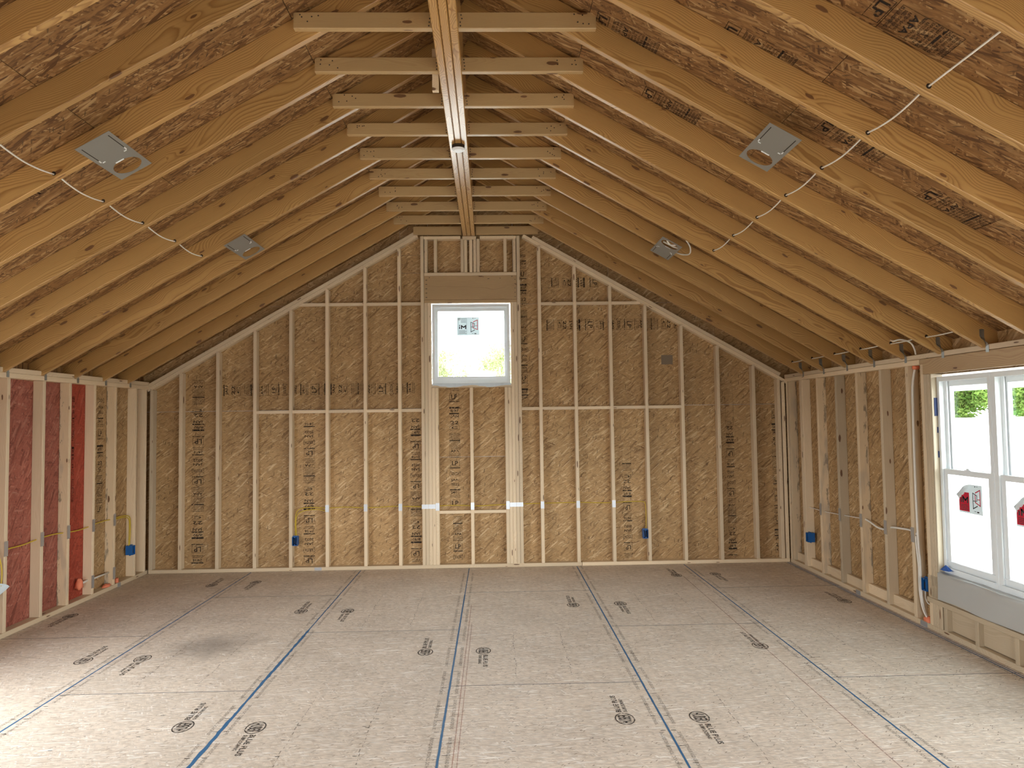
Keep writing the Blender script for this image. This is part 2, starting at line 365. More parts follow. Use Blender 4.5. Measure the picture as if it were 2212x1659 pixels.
def stamp(items, w):
    """a column of grade marks: items top to bottom"""
    p = Print(); y = 0.0
    for it in items:
        k = it[0]
        if k == 'gap': y -= it[1]
        elif k == 'bar': p.rect(0, y - it[1], w, y); y -= it[1] + 0.008
        elif k == 'lines':
            for i in range(it[1]):
                q = random.choice(['RATED SHEATHING', 'EXPOSURE 1 24/16', 'SIZED FOR SPACING', 'THIS SIDE DOWN', 'PS 2-18 SHEATHING', '7/16 CATEGORY'])
                m = random.uniform(0, 0.12) * w; p.text(q, m, y - 0.012, w - m, y); y -= 0.0185
        elif k == 'box': p.box(0.04 * w, y - it[2] - 0.024, 0.96 * w, y); p.text(it[1], 0.2 * w, y - it[2] - 0.012, 0.8 * w, y - 0.012); y -= it[2] + 0.035
        elif k == 'brk':
            h = it[2] + 0.016
            for sx, d in ((0, 1), (w, -1)):
                p.rect(min(sx, sx + d * 0.004), y - h, max(sx, sx + d * 0.004), y); p.rect(min(sx, sx + d * 0.018), y - 0.004, max(sx, sx + d * 0.018), y); p.rect(min(sx, sx + d * 0.018), y - h, max(sx, sx + d * 0.018), y - h + 0.004)
            p.text(it[1], 0.14 * w, y - h + 0.008, 0.86 * w, y - 0.008); y -= h + 0.012
        elif k == 't': p.text(it[1], 0.1 * w, y - it[2], 0.9 * w, y); y -= it[2] + 0.012
        elif k == 'frame': p.box(0, y - it[1], w, y, 0.002)
    return p, -y
SEQ = [('brk', 'SOUTH', 0.035), ('gap', 0.02), ('t', 'JAN', 0.035), ('t', '2022', 0.03), ('gap', 0.03), ('bar', 0.012), ('t', '24/16', 0.03), ('lines', 2), ('gap', 0.02), ('box', 'LP', 0.055), ('bar', 0.009), ('gap', 0.05),
       ('bar', 0.02), ('t', '8/97', 0.03), ('bar', 0.014), ('t', 'JAN', 0.038), ('gap', 0.02), ('t', '22', 0.038), ('box', 'C', 0.03), ('gap', 0.03), ('frame', 0.28), ('lines', 4), ('bar', 0.012), ('lines', 5), ('t', 'APA', 0.03), ('lines', 3), ('gap', 0.02), ('box', 'LP', 0.05), ('bar', 0.01), ('gap', 0.03)]

# ================================================================== STRUCTURE
# ---------------- floor
floor = empty('floor', kind='structure')
boxobj('subfloor_base', [(-3.75, 3.83, YB, 8.34, -0.08, -0.019)], M['dark_seam'], floor)
for i in range(6):
    x0 = -3.6576 + i * FT4; x1 = x0 + FT4
    if i == 0: x0 -= 0.06
    if i == 5: x1 += 0.08
    s = 4.634 + (FT4 if i % 2 == 0 else 0.0)
    ys = [s + k * 2 * FT4 for k in range(-4, 3)]
    for a, b in zip(ys[:-1], ys[1:]):
        a = max(a, YB); b = min(b, 8.33)
        if b - a < 0.05: continue
        g = 0.0012
        panel('floor_panel', [(x0 + g, a + g), (x1 - g, a + g), (x1 - g, b - g), (x0 + g, b - g)], 0.018, (0, 0, 0), (1, 0, 0), (0, 1, 0), M['osb_floor'], floor)
        if a > YB and a < 8.2: boxobj('seam_line', [(x0 + 0.01, x1 - 0.01, a - 0.0022, a + 0.0022, -0.002, 0.0006)], M['dark_seam'], floor)
def strip(name, x, y0, y1, wid, mat, jit=0.0, lean=0.0, z=0.0009):
    v, f = [], []; n = int((y1 - y0) / 0.04)
    for k in range(n + 1):
        y = y0 + (y1 - y0) * k / n; ww = wid(y) if callable(wid) else wid
        a = ww / 2 * (1 + random.uniform(-jit, jit)); b = ww / 2 * (1 + random.uniform(-jit, jit)); xx = x + lean * (y - y0)
        v += [(xx - a, y, z), (xx + b, y, z), (xx - a, y, -0.002), (xx + b, y, -0.002)]
    for k in range(n):
        q = 4 * k; f += [[q, q + 1, q + 5, q + 4], [q + 2, q, q + 4, q + 6], [q + 1, q + 3, q + 7, q + 5]]
    return link(name, mesh(name, v, f), mat, floor)
strip('blue_seam', -2 * FT4, YB, 8.2, 0.010, M['blue_edge'], 0.25)
strip('blue_seam', -FT4 + 0.003, YB, 8.2, lambda y: 0.010 if y > 5.9 else (0.020 if y > 4.7 else (0.016 if y > 4.2 else 0.022)), M['blue_edge'], 0.3)
strip('blue_seam', 0.0, YB, 8.2, lambda y: 0.012 if y < 7 else 0.008, M['blue_edge'], 0.15)
strip('blue_seam', FT4, YB, 8.2, 0.011, M['blue_edge'], 0.15)
strip('blue_seam', 2 * FT4, YB, 8.2, 0.010, M['blue_edge'], 0.12)
strip('blue_seam', 3.632, YB, 8.2, 0.009, M['blue_edge'], 0.15)
strip('blue_seam', 3.655, YB, 8.2, 0.006, M['blue_edge'], 0.15)
strip('red_chalk_line', 0.075, YB, 6.6, 0.005, M['ink_red'], 0.2, z=0.0007)
strip('red_chalk_line', 0.098, YB, 6.0, 0.004, M['ink_red'], 0.2, z=0.0007)
strip('red_chalk_line', 2.11, YB, 7.6, 0.006, M['ink_red'], 0.2, lean=0.013, z=0.0007)
# printed logos
lp = Print()
lp.ring(0, 0, 0.078, 0.055, 0.0065)
lp.text('HUBER', -0.056, -0.036, 0.056, 0.036)
lp.text('BLUE PLUS', 0.092, 0.002, 0.335, 0.034); lp.text('SUBFLOORING', 0.094, -0.032, 0.275, -0.010)
lme = lp.mesh('printed_logo'); lme.materials.append(M['ink'])
for (x, y, d) in [(-1.448, 4.118, 1), (-1.037, 4.082, -1), (-2.646, 5.279, 1), (-2.240, 5.301, -1), (-3.447, 6.503, -1), (-1.432, 6.500, 1), (-1.017, 6.483, -1), (-0.218, 5.307, 1), (0.202, 5.310, -1), (1.011, 4.079, 1), (1.430, 4.079, -1), (0.992, 6.532, 1), (1.421, 6.546, -1), (2.225, 5.287, 1), (-2.644, 7.60, 1), (-2.224, 7.70, -1), (2.215, 7.65, 1), (2.636, 7.675, -1), (3.44, 6.482, 1)]:
    ux = Vector((0, d, 0)); vy = Vector((-d, 0, 0))
    link('printed_logo', lme, None, floor, frame((x, y, 0.0012), ux, vy, (0, 0, 1)))
# printed lettering beside the joints and dashed nailing guides
ep = Print()
for k in range(5): ep.text('20 INCH OC  TONGUE AND GROOVE', k * 0.50, 0, k * 0.50 + 0.40, 0.020)
eme = ep.mesh('edge_lettering'); eme.materials.append(M['ink_faint'])
for i in range(-2, 4):
    for sg in (-1, 1):
        for k in range(2):
            y = (3.0 if k == 0 else 5.55) + (0.5 if i % 2 else 0.0); x = i * FT4 + sg * 0.048 + (0.01 if sg < 0 else -0.01)
            if i == 3 and sg > 0: continue
            link('edge_lettering', eme, None, floor, frame((x, y, 0.0011), (0, 1, 0), (-1, 0, 0), (0, 0, 1)) if sg < 0 else frame((x, y + 2.4, 0.0011), (0, -1, 0), (1, 0, 0), (0, 0, 1)))
gp = Print(); y = 0.0
while y < 1.1:
    L = random.uniform(0.01, 0.04); o_ = random.uniform(-.006, .006); gp.rect(o_, y, o_ + random.uniform(0.002, 0.006), y + L); y += L + random.uniform(0.01, 0.03)
gme = gp.mesh('nailing_guide'); gme.materials.append(M['ink_faint'])
for i in range(-3, 3):
    for q in (1, 2):
        for y in ((3.4, 5.95) if i % 2 else (4.75, 2.3)):
            link('nailing_guide', gme, None, floor, frame((i * FT4 + q * FT4 / 3 + random.uniform(-.02, .02), y, 0.001), (1, 0, 0), (0, 1, 0), (0, 0, 1)))
np_ = Print()
for i in range(-2, 4):
    y = 3.4
    while y < 6.4:
        for sg in (-1, 1):
            if random.random() < 0.8: x = i * FT4 + sg * random.uniform(0.02, 0.05); np_.rect(x - 0.014, y - 0.0022, x + 0.014, y + 0.0022)
        y += random.uniform(0.13, 0.2)
for k in range(220):
    x = random.choice(range(-3, 4)) * FT4 + random.choice((0.4064, 0.8128)) + random.uniform(-.03, .03); y = random.uniform(3.4, 7.8)
    if abs(x) < 3.5: np_.rect(x - 0.011, y - 0.002, x + 0.011, y + 0.002)
link('staple_mark', np_.mesh('staple_mark'), M['nail'], floor, Matrix.Translation((0, 0, 0.0011)), 'stuff')

# ---------------- far gable wall
wb = empty('wall_back', kind='structure')
SLW = 0.572
def rake(x):               # underside of the sloping plates
    return 2.075 + SLW * (x + 3.55) if x < XC else 2.075 + SLW * (3.64 - x)
YS = D + 0.0445            # stud centre
def bstud(x, z1=None, z0=0.042, mat='stud', t=0.038):
    s1 = 0.0
    if z1 is None:
        z1 = min(rake(x), 3.80)
        if z1 < 3.79: s1 = -SLW if x < XC else SLW
    board('stud', (x, YS, z0), (x, YS, z1 + (0.004 if s1 else 0)), (0, 1, 0), 0.089, t, M[mat], wb, 0.0, -s1 if False else s1)
for x, mt in [(-3.571, 'stud_grey'), (-3.246, 'stud'), (-2.833, 'stud'), (-2.414, 'stud'), (-2.009, 'stud'), (-1.598, 'stud'), (-1.165, 'stud'), (-0.773, 'stud'), (0.842, 'stud'), (1.250, 'stud'), (1.659, 'stud'), (2.064, 'stud'), (2.480, 'stud'), (2.897, 'stud'), (3.310, 'stud'), (3.600, 'stud'), (3.652, 'stud')]:
    bstud(x, mat=mt)
for x, z in [(-0.507, 3.80), (-0.467, 3.04), (-0.428, 3.04), (-0.389, 2.045), (-0.350, 2.045), (0.045, 2.045), (0.446, 2.045), (0.485, 2.045), (0.524, 3.04), (0.563, 3.04), (0.603, 3.80)]:
    bstud(x, z)
for x in (-0.463, -0.353, -0.044, -0.004, 0.057, 0.101, 0.141, 0.452, 0.559):
    board('cripple_stud', (x, YS, 3.378), (x, YS, 3.765 if x not in (-0.004, 0.057, 0.101) else 3.755), (0, 1, 0), 0.089, 0.036, M['stud'], wb)
board('top_plate', (-0.485, YS, 3.784), (-0.064, YS, 3.784), (0, 1, 0), 0.089, 0.036, M['stud'], wb)
board('top_plate', (0.162, YS, 3.784), (0.581, YS, 3.784), (0, 1, 0), 0.089, 0.036, M['stud'], wb)
board('post_cap', (-0.040, YS - 0.002, 3.778), (0.118, YS - 0.002, 3.778), (0, 1, 0), 0.089, 0.042, M['stud'], wb)
board('header_flat', (-0.485, YS - .001, 3.357), (0.581, YS - .001, 3.357), (0, 1, 0), 0.089, 0.038, M['stud'], wb)
hd = board('window_header', (-0.485, D + 0.03, 3.198), (0.581, D + 0.03, 3.198), (0, 0, 1), 0.278, 0.05, M['header'], wb)
board('header_flat', (-0.485, YS - .001, 3.040), (0.581, YS - .001, 3.040), (0, 1, 0), 0.089, 0.036, M['header'], wb)
board('window_sill', (-0.412, YS - .002, 2.066), (0.508, YS - .002, 2.066), (0, 1, 0), 0.089, 0.038, M['stud'], wb)
# blocking between studs
def blk(x0, x1, z):
    board('blocking', (x0 + 0.019, D + 0.022, z), (x1 - 0.019, D + 0.022, z), (0, 1, 0), 0.038, 0.036, M['stud'], wb)
for a, b in [(-2.414, -2.009), (-2.009, -1.598), (-1.598, -1.165), (-1.165, -0.773), (-0.773, -0.507)]: blk(a, b, 1.792)
for a, b in [(0.603, 0.842), (0.842, 1.250), (1.250, 1.659), (1.659, 2.064), (2.064, 2.480)]: blk(a, b, 1.795)
for a, b in [(-1.95, -1.598), (-1.598, -1.165), (-1.165, -0.773), (-0.773, -0.507)]: blk(a, b, 3.018)
for a, b in [(0.842, 1.250), (1.250, 1.659), (1.659, 2.03)]: blk(a, b, 3.006)
for a, b in [(-0.350, 0.045), (0.045, 0.446)]: blk(a, b, 0.630)
# plates
board('bottom_plate', (-3.59, YS, 0.021), (1.28, YS, 0.021), (0, 1, 0), 0.089, 0.040, M['stud'], wb)
board('bottom_plate', (1.285, YS - .002, 0.021), (3.67, YS - .002, 0.021), (0, 1, 0), 0.089, 0.040, M['stud'], wb)
off = Vector((-SLW, 0, 1)).normalized()
for sg in (0, 1):
    for k in range(2):
        h = (0.019 + 0.039 * k) * math.sqrt(1 + SLW * SLW)
        if sg == 0: a = (-3.62, YS - 0.003 * k, rake(-3.62) + h); b = (-0.56 + (0.06 * k), YS - 0.003 * k, rake(-0.56 + 0.06 * k) + h)
        else: a = (3.70 - 0.08 * k, YS - 0.004 * k, rake(3.70 - .08 * k) + h); b = (0.66 + 0.11 * k, YS - 0.004 * k, rake(0.66 + .11 * k) + h)
        board('rake_plate', a, b, (0, 1, 0), 0.089, 0.038, M['stud'], wb)
# collar tie on the gable
board('gable_tie', (-0.60, D - 0.020, 3.858), (-0.050, D - 0.020, 3.858), (0, 0, 1), 0.094, 0.038, M['tie'], wb)
board('gable_tie', (0.120, D - 0.020, 3.856), (0.835, D - 0.020, 3.856), (0, 0, 1), 0.094, 0.038, M['tie'], wb)
# sheathing sheets
cols = [-3.75, -3.246, -2.009, -0.773, -0.45, 0.54, 1.659, 2.897, 3.85]
rows = [0.0, 1.812, 3.018, 4.5]
for i in range(len(cols) - 1):
    rr = rows
    if i == 3: rr = [0.0, 1.812, 3.018, 3.39, 3.60, 4.5]
    if i == 4: rr = [0.0, 1.25, 2.07, 3.03, 4.5]
    for j in range(len(rr) - 1):
        if i == 4 and j == 2: continue
        g = 0.0015
        P = [(cols[i] + g, rr[j] + g), (cols[i + 1] - g, rr[j] + g), (cols[i + 1] - g, rr[j + 1] - g), (cols[i] + g, rr[j + 1] - g)]
        P = clip(P, -SL, 1, ZT + 0.17 - SL * XL); P = clip(P, SL, 1, ZT + 0.188 + SL * XR)
        if len(P) > 2: panel('osb_panel', P, 0.011, (0, D + 0.0895, 0), (1, 0, 0), (0, 0, 1), M['osb_wall'], wb)
for q in ([(-3.85, -0.3), (-0.41, -0.3), (-0.41, 4.6), (-3.85, 4.6)], [(0.505, -0.3), (3.93, -0.3), (3.93, 4.6), (0.505, 4.6)], [(-0.41, -0.3), (0.505, -0.3), (0.505, 2.06), (-0.41, 2.06)], [(-0.41, 3.03), (0.505, 3.03), (0.505, 4.6), (-0.41, 4.6)]):
    q = clip(clip(q, -SL, 1, ZT + 0.17 - SL * XL), SL, 1, ZT + 0.188 + SL * XR)
    panel('daylight_block', q, 0.008, (0, D + 0.104, 0), (1, 0, 0), (0, 0, 1), M['vinyl'], wb)  # unseen backing added behind the sheathing, stops daylight through the panel gaps
# grade marks printed on the sheets
YI = D + 0.0885
def colmark(x0, x1, ztop, zbot, flip, seed, parent=wb, horiz=False, plane=None, mat='ink'):
    random.seed(seed); w_ = x1 - x0; items = []; tot = 0; k = random.randrange(len(SEQ)); H = ztop - zbot
    size = {'gap': lambda i: i[1], 'bar': lambda i: i[1] + .008, 'lines': lambda i: i[1] * .0185, 'box': lambda i: i[2] + .035, 'brk': lambda i: i[2] + .028, 't': lambda i: i[2] + .012, 'frame': lambda i: 0}
    while True:
        it = SEQ[k % len(SEQ)]; d = size[it[0]](it)
        if tot + d > H: break
        items.append(it); tot += d; k += 1
    p, h = stamp(items, w_)
    me = p.mesh('grade_stamp'); me.materials.append(M[mat])
    if plane is not None: mw = plane
    elif horiz: mw = frame((x0, YI, ztop), (0, 0, -1), (-1, 0, 0), (0, -1, 0)) if not flip else frame((x0, YI, zbot), (0, 0, 1), (1, 0, 0), (0, -1, 0))
    elif flip: mw = frame((x1, YI, zbot), (-1, 0, 0), (0, 0, -1), (0, -1, 0))
    else: mw = frame((x0, YI, ztop), (1, 0, 0), (0, 0, 1), (0, -1, 0))
    return link('grade_stamp', me, None, parent, mw)
colmark(-3.150, -3.015, 2.20, 0.06, True, 1); colmark(-1.886, -1.758, 1.71, 0.06, True, 2); colmark(-0.665, -0.545, 1.75, 0.06, True, 3)
colmark(-0.215, -0.095, 2.04, 0.66, False, 4); colmark(-0.182, -0.075, 0.60, 0.06, False, 5); colmark(1.778, 1.882, 1.20, 0.07, True, 6)
colmark(2.997, 3.093, 1.69, 0.07, True, 7); colmark(3.538, 3.622, 1.80, 0.05, False, 8)
def hmark(x0, x1, z0, z1, seed, flip):
    """a run of marks turned on its side"""
    random.seed(seed); H = z1 - z0; tot = 0; k = random.randrange(len(SEQ)); items = []
    size = {'gap': lambda i: i[1], 'bar': lambda i: i[1] + .008, 'lines': lambda i: i[1] * .0185, 'box': lambda i: i[2] + .035, 'brk': lambda i: i[2] + .028, 't': lambda i: i[2] + .012, 'frame': lambda i: 0}
    while True:
        it = SEQ[k % len(SEQ)]; d = size[it[0]](it)
        if tot + d > x1 - x0: break
        items.append(it); tot += d; k += 1
    p, h = stamp(items, H); me = p.mesh('grade_stamp'); me.materials.append(M['ink'])
    mw = frame((x0, YI, z0), (0, 0, 1), (-1, 0, 0), (0, -1, 0)) if flip else frame((x1, YI, z1), (0, 0, -1), (1, 0, 0), (0, -1, 0))
    link('grade_stamp', me, None, wb, mw)
hmark(-2.80, -0.53, 1.985, 2.115, 11, True); hmark(0.875, 2.45, 2.70, 2.83, 12, False); hmark(0.95, 1.56, 3.205, 3.32, 13, False)
colmark(0.622, 0.70, 3.60, 1.83, False, 14)
boxobj('dark_patch', [(2.262, 2.396, YI - .001, YI + .0005, 2.29, 2.40)], plain('grey_strand', (0.20, 0.15, 0.10), 0.7), wb)

# ---------------- side walls
wl = empty('wall_left', kind='structure'); wr = empty('wall_right', kind='structure')
def side_stud(wall, x, y, z0, z1, mat, t=0.038, w=0.089, name='stud'):
    board(name, (x, y, z0), (x, y, z1), (-1 if x > 0 else 1, 0, 0), w, t, M[mat], wall)
LX = XL - 0.0445
for y, mt in [(5.07, 'stud'), (5.475, 'stud'), (5.885, 'stud'), (6.345, 'stud'), (6.730, 'stud_wane'), (7.140, 'stud'), (7.530, 'stud_wane'), (7.955, 'stud'), (8.175, 'stud')]:
    side_stud(wl, LX, y, 0.042, 2.066, mt)
board('bottom_plate', (LX, YB, 0.021), (LX, D + 0.08, 0.021), (1, 0, 0), 0.089, 0.040, M['stud'], wl)
board('top_plate', (LX, YB, 2.088), (LX, D + 0.08, 2.088), (1, 0, 0), 0.089, 0.042, M['stud'], wl)
RX = XR + 0.0445
for y, mt in [(5.785, 'stud'), (6.190, 'stud_grey'), (6.605, 'stud_wane'), (7.012, 'stud_grey'), (7.425, 'stud_wane'), (7.795, 'stud'), (7.84, 'stud'), (8.145, 'stud_wane'), (8.20, 'stud')]:
    side_stud(wr, RX, y, 0.042, 2.066, mt)
for y in (5.575, 5.536, 5.497): side_stud(wr, RX, y, 0.042, 1.985 if y < 5.56 else 2.066, 'stud_grey' if y < 5.56 else 'stud', name='trimmer_stud')
for a, b in [(5.804, 6.171), (6.209, 6.586), (6.624, 6.993), (7.031, 7.406), (7.444, 7.776), (7.86, 8.126)]:
    board('bay_block', (XR + 0.06, (a), 0.085), (XR + 0.06, b, 0.085), (0, 0, 1), 0.089, 0.038, M['stud'], wr)
board('bottom_plate', (RX, YB, 0.021), (RX, 5.72, 0.021), (1, 0, 0), 0.089, 0.040, M['stud_grey'], wr)
board('bottom_plate', (RX, 5.722, 0.021), (RX, D, 0.021), (1, 0, 0), 0.089, 0.040, M['stud'], wr)
board('top_plate', (RX, 5.60, 2.088), (RX, D + 0.02, 2.088), (1, 0, 0), 0.089, 0.042, M['stud'], wr)
board('window_header', (XR + 0.02, 2.9, 2.047), (XR + 0.02, 5.594, 2.047), (0, 0, 1), 0.122, 0.04, M['header'], wr)
board('top_plate', (RX, YB, 2.130), (RX, D + 0.02, 2.130), (1, 0, 0), 0.089, 0.038, M['stud'], wr)
# upper blocks between the rafters on the left
for k in range(-3, 9):
    a = R0 + k * RP + 0.038; b = a + RP - 0.038
    board('rafter_block', (LX + 0.001, a, 2.130), (LX + 0.001, min(b, D + .05), 2.130), (1, 0, 0), 0.089, 0.040, M['stud'], wl)
# below the side window
board('rough_sill', (XR + 0.052, 2.92, 0.447), (XR + 0.052, 5.478, 0.447), (1, 0, 0), 0.110, 0.036, M['stud_grey'], wr)
board('apron_board', (XR + 0.018, 2.92, 0.342), (XR + 0.018, 5.600, 0.342), (0, 0, 1), 0.172, 0.036, M['stud_grey'], wr)
board('sill_plate', (XR + 0.030, 2.92, 0.236), (XR + 0.030, 5.598, 0.236), (1, 0, 0), 0.089, 0.038, M['stud_grey'], wr)
for y in (5.455, 5.40, 5.05, 4.66, 4.27, 3.88, 3.49, 3.1):
    side_stud(wr, RX, y, 0.042, 0.216, 'stud_grey', name='cripple_stud')
board('apron_board', (XR + 0.05, 2.92, 0.13), (XR + 0.05, 5.38, 0.13), (0, 0, 1), 0.17, 0.02, M['stud_grey'], wr)
# sheathing on the side walls
def sidepanel(wall, y0, y1, z0, z1, mat, left, dz=0.0):
    x = XL - 0.0895 if left else XR + 0.0895
    if left: panel('osb_panel', [(y0 + .0015, z0), (y1 - .0015, z0), (y1 - .0015, z1), (y0 + .0015, z1)], 0.011, (x - dz, 0, 0), (0, 1, 0), (0, 0, 1), M[mat], wall)
    else: panel('osb_panel', [(-y1 + .0015, z0), (-y0 - .0015, z0), (-y0 - .0015, z1), (-y1 + .0015, z1)], 0.011, (x + dz, 0, 0), (0, -1, 0), (0, 0, 1), M[mat], wall)
for a, b, m_ in [(YB, -1.2, 'osb_wall'), (-1.2, 2.6, 'osb_wall'), (4.6, 5.475, 'osb_red'), (5.475, 6.36, 'osb_red'), (6.36, 6.73, 'osb_red'), (6.73, 7.13, 'osb_red2'), (7.13, 8.32, 'osb_wall')]:
    sidepanel(wl, a, b, 0.0, 2.12, m_, True)
for a, b in [(5.50, 6.19), (6.19, 7.41), (7.41, 8.32)]: sidepanel(wr, a, b, 0.122, 2.25, 'osb_wall', False)
boxobj('daylight_block', [(XR + 0.106, XR + 0.112, 5.5, 6.85, -0.1, 0.3), (XR + 0.106, XR + 0.112, 6.95, 7.1, -0.1, 0.3), (XR + 0.106, XR + 0.112, 7.3, 7.45, -0.1, 0.3), (XR + 0.106, XR + 0.112, 7.62, 7.88, -0.1, 0.3), (XR + 0.106, XR + 0.112, 8.0, 8.34, -0.1, 0.3)], M['vinyl'], wr)  # unseen strips added outside, blocking daylight at the foot of most bays
sidepanel(wr, 2.9, 5.50, 0.0, 0.44, 'osb_wall', False); sidepanel(wr, 2.9, 5.50, 1.98, 2.25, 'osb_wall', False); sidepanel(wr, 5.50, 8.32, -0.05, 0.12, 'osb_wall', False)
sidepanel(wr, 1.9, 2.9, 0.0, 2.25, 'osb_wall', False); sidepanel(wr, YB, -4.2, 0.0, 2.25, 'osb_wall', False); sidepanel(wr, -4.2, -0.6, 0.0, 2.25, 'osb_wall', False)
sidepanel(wr, -0.6, 1.9, 0.0, 0.44, 'osb_wall', False); sidepanel(wr, -0.6, 1.9, 1.98, 2.25, 'osb_wall', False)
for a, b in [(2.6, 4.6)]: sidepanel(wl, a, b, 0.0, 0.75, 'osb_wall', True); sidepanel(wl, a, b, 1.98, 2.25, 'osb_wall', True)
# grade marks on the left wall
for x0, y0, y1, zt, zb, sd in [(0, 7.345, 7.455, 1.95, 0.12, 21), (0, 6.912, 6.948, 1.95, 0.3, 22)]:
    p, h = stamp(SEQ[:int(len(SEQ) * (zt - zb) / 1.95)], y1 - y0); me = p.mesh('grade_stamp'); me.materials.append(M['ink'])
    link('grade_stamp', me, None, wl, frame((XL - 0.0885, y0, zt), (0, 1, 0), (0, 0, 1), (1, 0, 0)))

# ---------------- wall behind the camera: wide open bay
wf = empty('wall_front', kind='structure')
PF = [(-3.7, 2.35), (3.77, 2.35), (3.77, 4.6), (-3.7, 4.6)]
PF = clip(PF, -SL, 1, ZT + 0.17 - SL * XL); PF = clip(PF, SL, 1, ZT + 0.188 + SL * XR)
panel('osb_panel', PF, 0.011, (0, YB, 0), (-1, 0, 0), (0, 0, 1), M['osb_wall'], wf).data.transform(Matrix.Scale(-1, 4, (1, 0, 0)))
for a, b in [(-3.7, -0.9), (0.9, 3.77)]: panel('osb_panel', [(-b, 0), (-a, 0), (-a, 2.35), (-b, 2.35)], 0.011, (0, YB, 0), (-1, 0, 0), (0, 0, 1), M['osb_wall'], wf)
board('opening_header', (-0.95, YB + 0.03, 2.25), (0.95, YB + 0.03, 2.25), (0, 0, 1), 0.24, 0.05, M['header'], wf)

# ---------------- roof: rafters, sheathing, collar ties, ridge beam
roof = empty('ceiling', kind='structure')
nl = Vector((-SL, 0, 1)).normalized(); nr = Vector((SL, 0, 1)).normalized()
def rpt(x, h=0.0):
    """point h above the rafter underside, measured square to the slope"""
    return Vector((x, 0, zroof(x))) + (nl if x < XC else nr) * h
for k in range(-9, 9):
    y = R0 + k * RP + 0.019
    a = rpt(XL - 0.11, RD / 2); b = rpt(XC - 0.001, RD / 2) ; b = Vector((-0.030, 0, a.z + SL * (-0.030 - a.x)))
    board('rafter', (a.x, y, a.z), (b.x, y, b.z), nl, RD, 0.038, M['rafter'], roof)
    a = rpt(XR + 0.11, RD / 2); b = Vector((0.120, 0, a.z + SL * (a.x - 0.120)))
    board('rafter', (b.x, y, b.z), (a.x, y, a.z), nr, RD, 0.038, M['rafter'], roof)
TH = RD * NRM              # vertical rise from rafter underside to sheathing
for side in (0, 1):
    sx = -1 if side == 0 else 1
    x_e = XL - 0.35 if side == 0 else XR + 0.35
    z_e = ZT + TH + SL * (-0.35) + (0.015 if side else 0.0)
    up = Vector((1, 0, SL)).normalized() if side == 0 else Vector((-1, 0, SL)).normalized()
    run = (XC - x_e) * NRM if side == 0 else (x_e - XC) * NRM
    r0 = 0.0; row = 0
    while r0 < run - 0.02:
        r1 = min(r0 + FT4, run); y = YB - (0.0 if row % 2 == 0 else 1.219)
        while y < 8.4:
            a = max(y, YB - 0.05); b = min(y + 2.438, 8.45)
            if b > a + 0.02:
                g = 0.0015
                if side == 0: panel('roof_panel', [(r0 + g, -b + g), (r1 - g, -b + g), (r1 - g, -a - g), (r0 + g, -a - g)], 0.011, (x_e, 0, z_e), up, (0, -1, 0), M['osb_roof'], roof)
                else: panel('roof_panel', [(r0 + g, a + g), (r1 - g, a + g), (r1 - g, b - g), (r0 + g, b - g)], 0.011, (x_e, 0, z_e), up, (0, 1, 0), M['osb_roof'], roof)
            y += 2.438
        r0 += FT4; row += 1
# outside skin keeps daylight from leaking through the joints
v = [(XL - 0.4, YB - .1, zroof(XL - 0.4) + TH + 0.02), (XC, YB - .1, zroof(XC - .001) + TH + 0.02), (XR + 0.4, YB - .1, zroof(XR + 0.4) + TH + 0.02)]
v = v + [(p[0], 8.5, p[2]) for p in v]; v = v + [(p[0], p[1], p[2] + 0.01) for p in v]
link('roof_felt', mesh('roof_felt', v, [[0, 1, 4, 3], [1, 2, 5, 4], [6, 9, 10, 7], [7, 10, 11, 8], [0, 3, 9, 6], [2, 8, 11, 5]]), M['black'], roof)
# boards added above the side plates to block daylight at the open eaves
boxobj('eave_light_block', [(XL - 0.12, XL - 0.10, YB, 8.33, 2.08, 2.30)], M['osb_roof'], roof); boxobj('eave_light_block', [(XR + 0.10, XR + 0.12, YB, 8.33, 2.15, 2.30)], M['osb_roof'], roof)
# collar ties, one either side of the ridge beam at each rafter pair
def nails(pts, r=0.0045):
    v, f = [], []
    for (x, z) in pts:
        k = len(v); v += [(x + r * math.cos(i * math.pi / 3), -0.0004, z + r * math.sin(i * math.pi / 3)) for i in range(6)] + [(x, -0.0016, z)]
        f += [[k + i, k + (i + 1) % 6, k + 6] for i in range(6)]
    return mesh('nail_heads', v, f)
random.seed(5)
def beamx(y): return 0.062 - 0.0055 * (y - 3.5)
for k in range(-8, 9):
    y = R0 + k * RP - 0.019
    bx = beamx(y); xa = -0.764 + random.uniform(-.006, .006); xb = 0.880 - 0.0018 * k + random.uniform(-.006, .006)
    for s, (p, q) in enumerate(((xa, bx - 0.072), (bx + 0.072, xb))):
        o = board('collar_tie', (p, y, 3.856), (q, y, 3.856), (0, 0, 1), 0.091, 0.038, M['tie'], roof)
        if k > -3:
            e = p if s == 0 else q; d = 1 if s == 0 else -1; pts = []
            for i in range(5): pts.append((e + d * random.uniform(0.03, 0.16), 3.856 + random.uniform(-0.03, 0.034)))
            i0 = q - 0.012 if s == 0 else p + 0.015
            for i in range(4): pts.append((i0 + random.uniform(-.005, .005), 3.825 + i * 0.02))
            sub('nail_heads', nails(pts), M['nail'], o, Matrix.Translation((0, y - 0.019, 0)), 'stuff')
# nail heads in the window header
pts = [(x, z) for x in (-0.465, -0.455, 0.563) for z in (3.09, 3.14, 3.19, 3.24, 3.29)] + [(random.uniform(-0.45, 0.55), random.uniform(3.3, 3.325)) for i in range(6)]
sub('nail_heads', nails(pts, 0.005), M['nail'], hd, Matrix.Translation((0, D + 0.005, 0)), 'stuff')
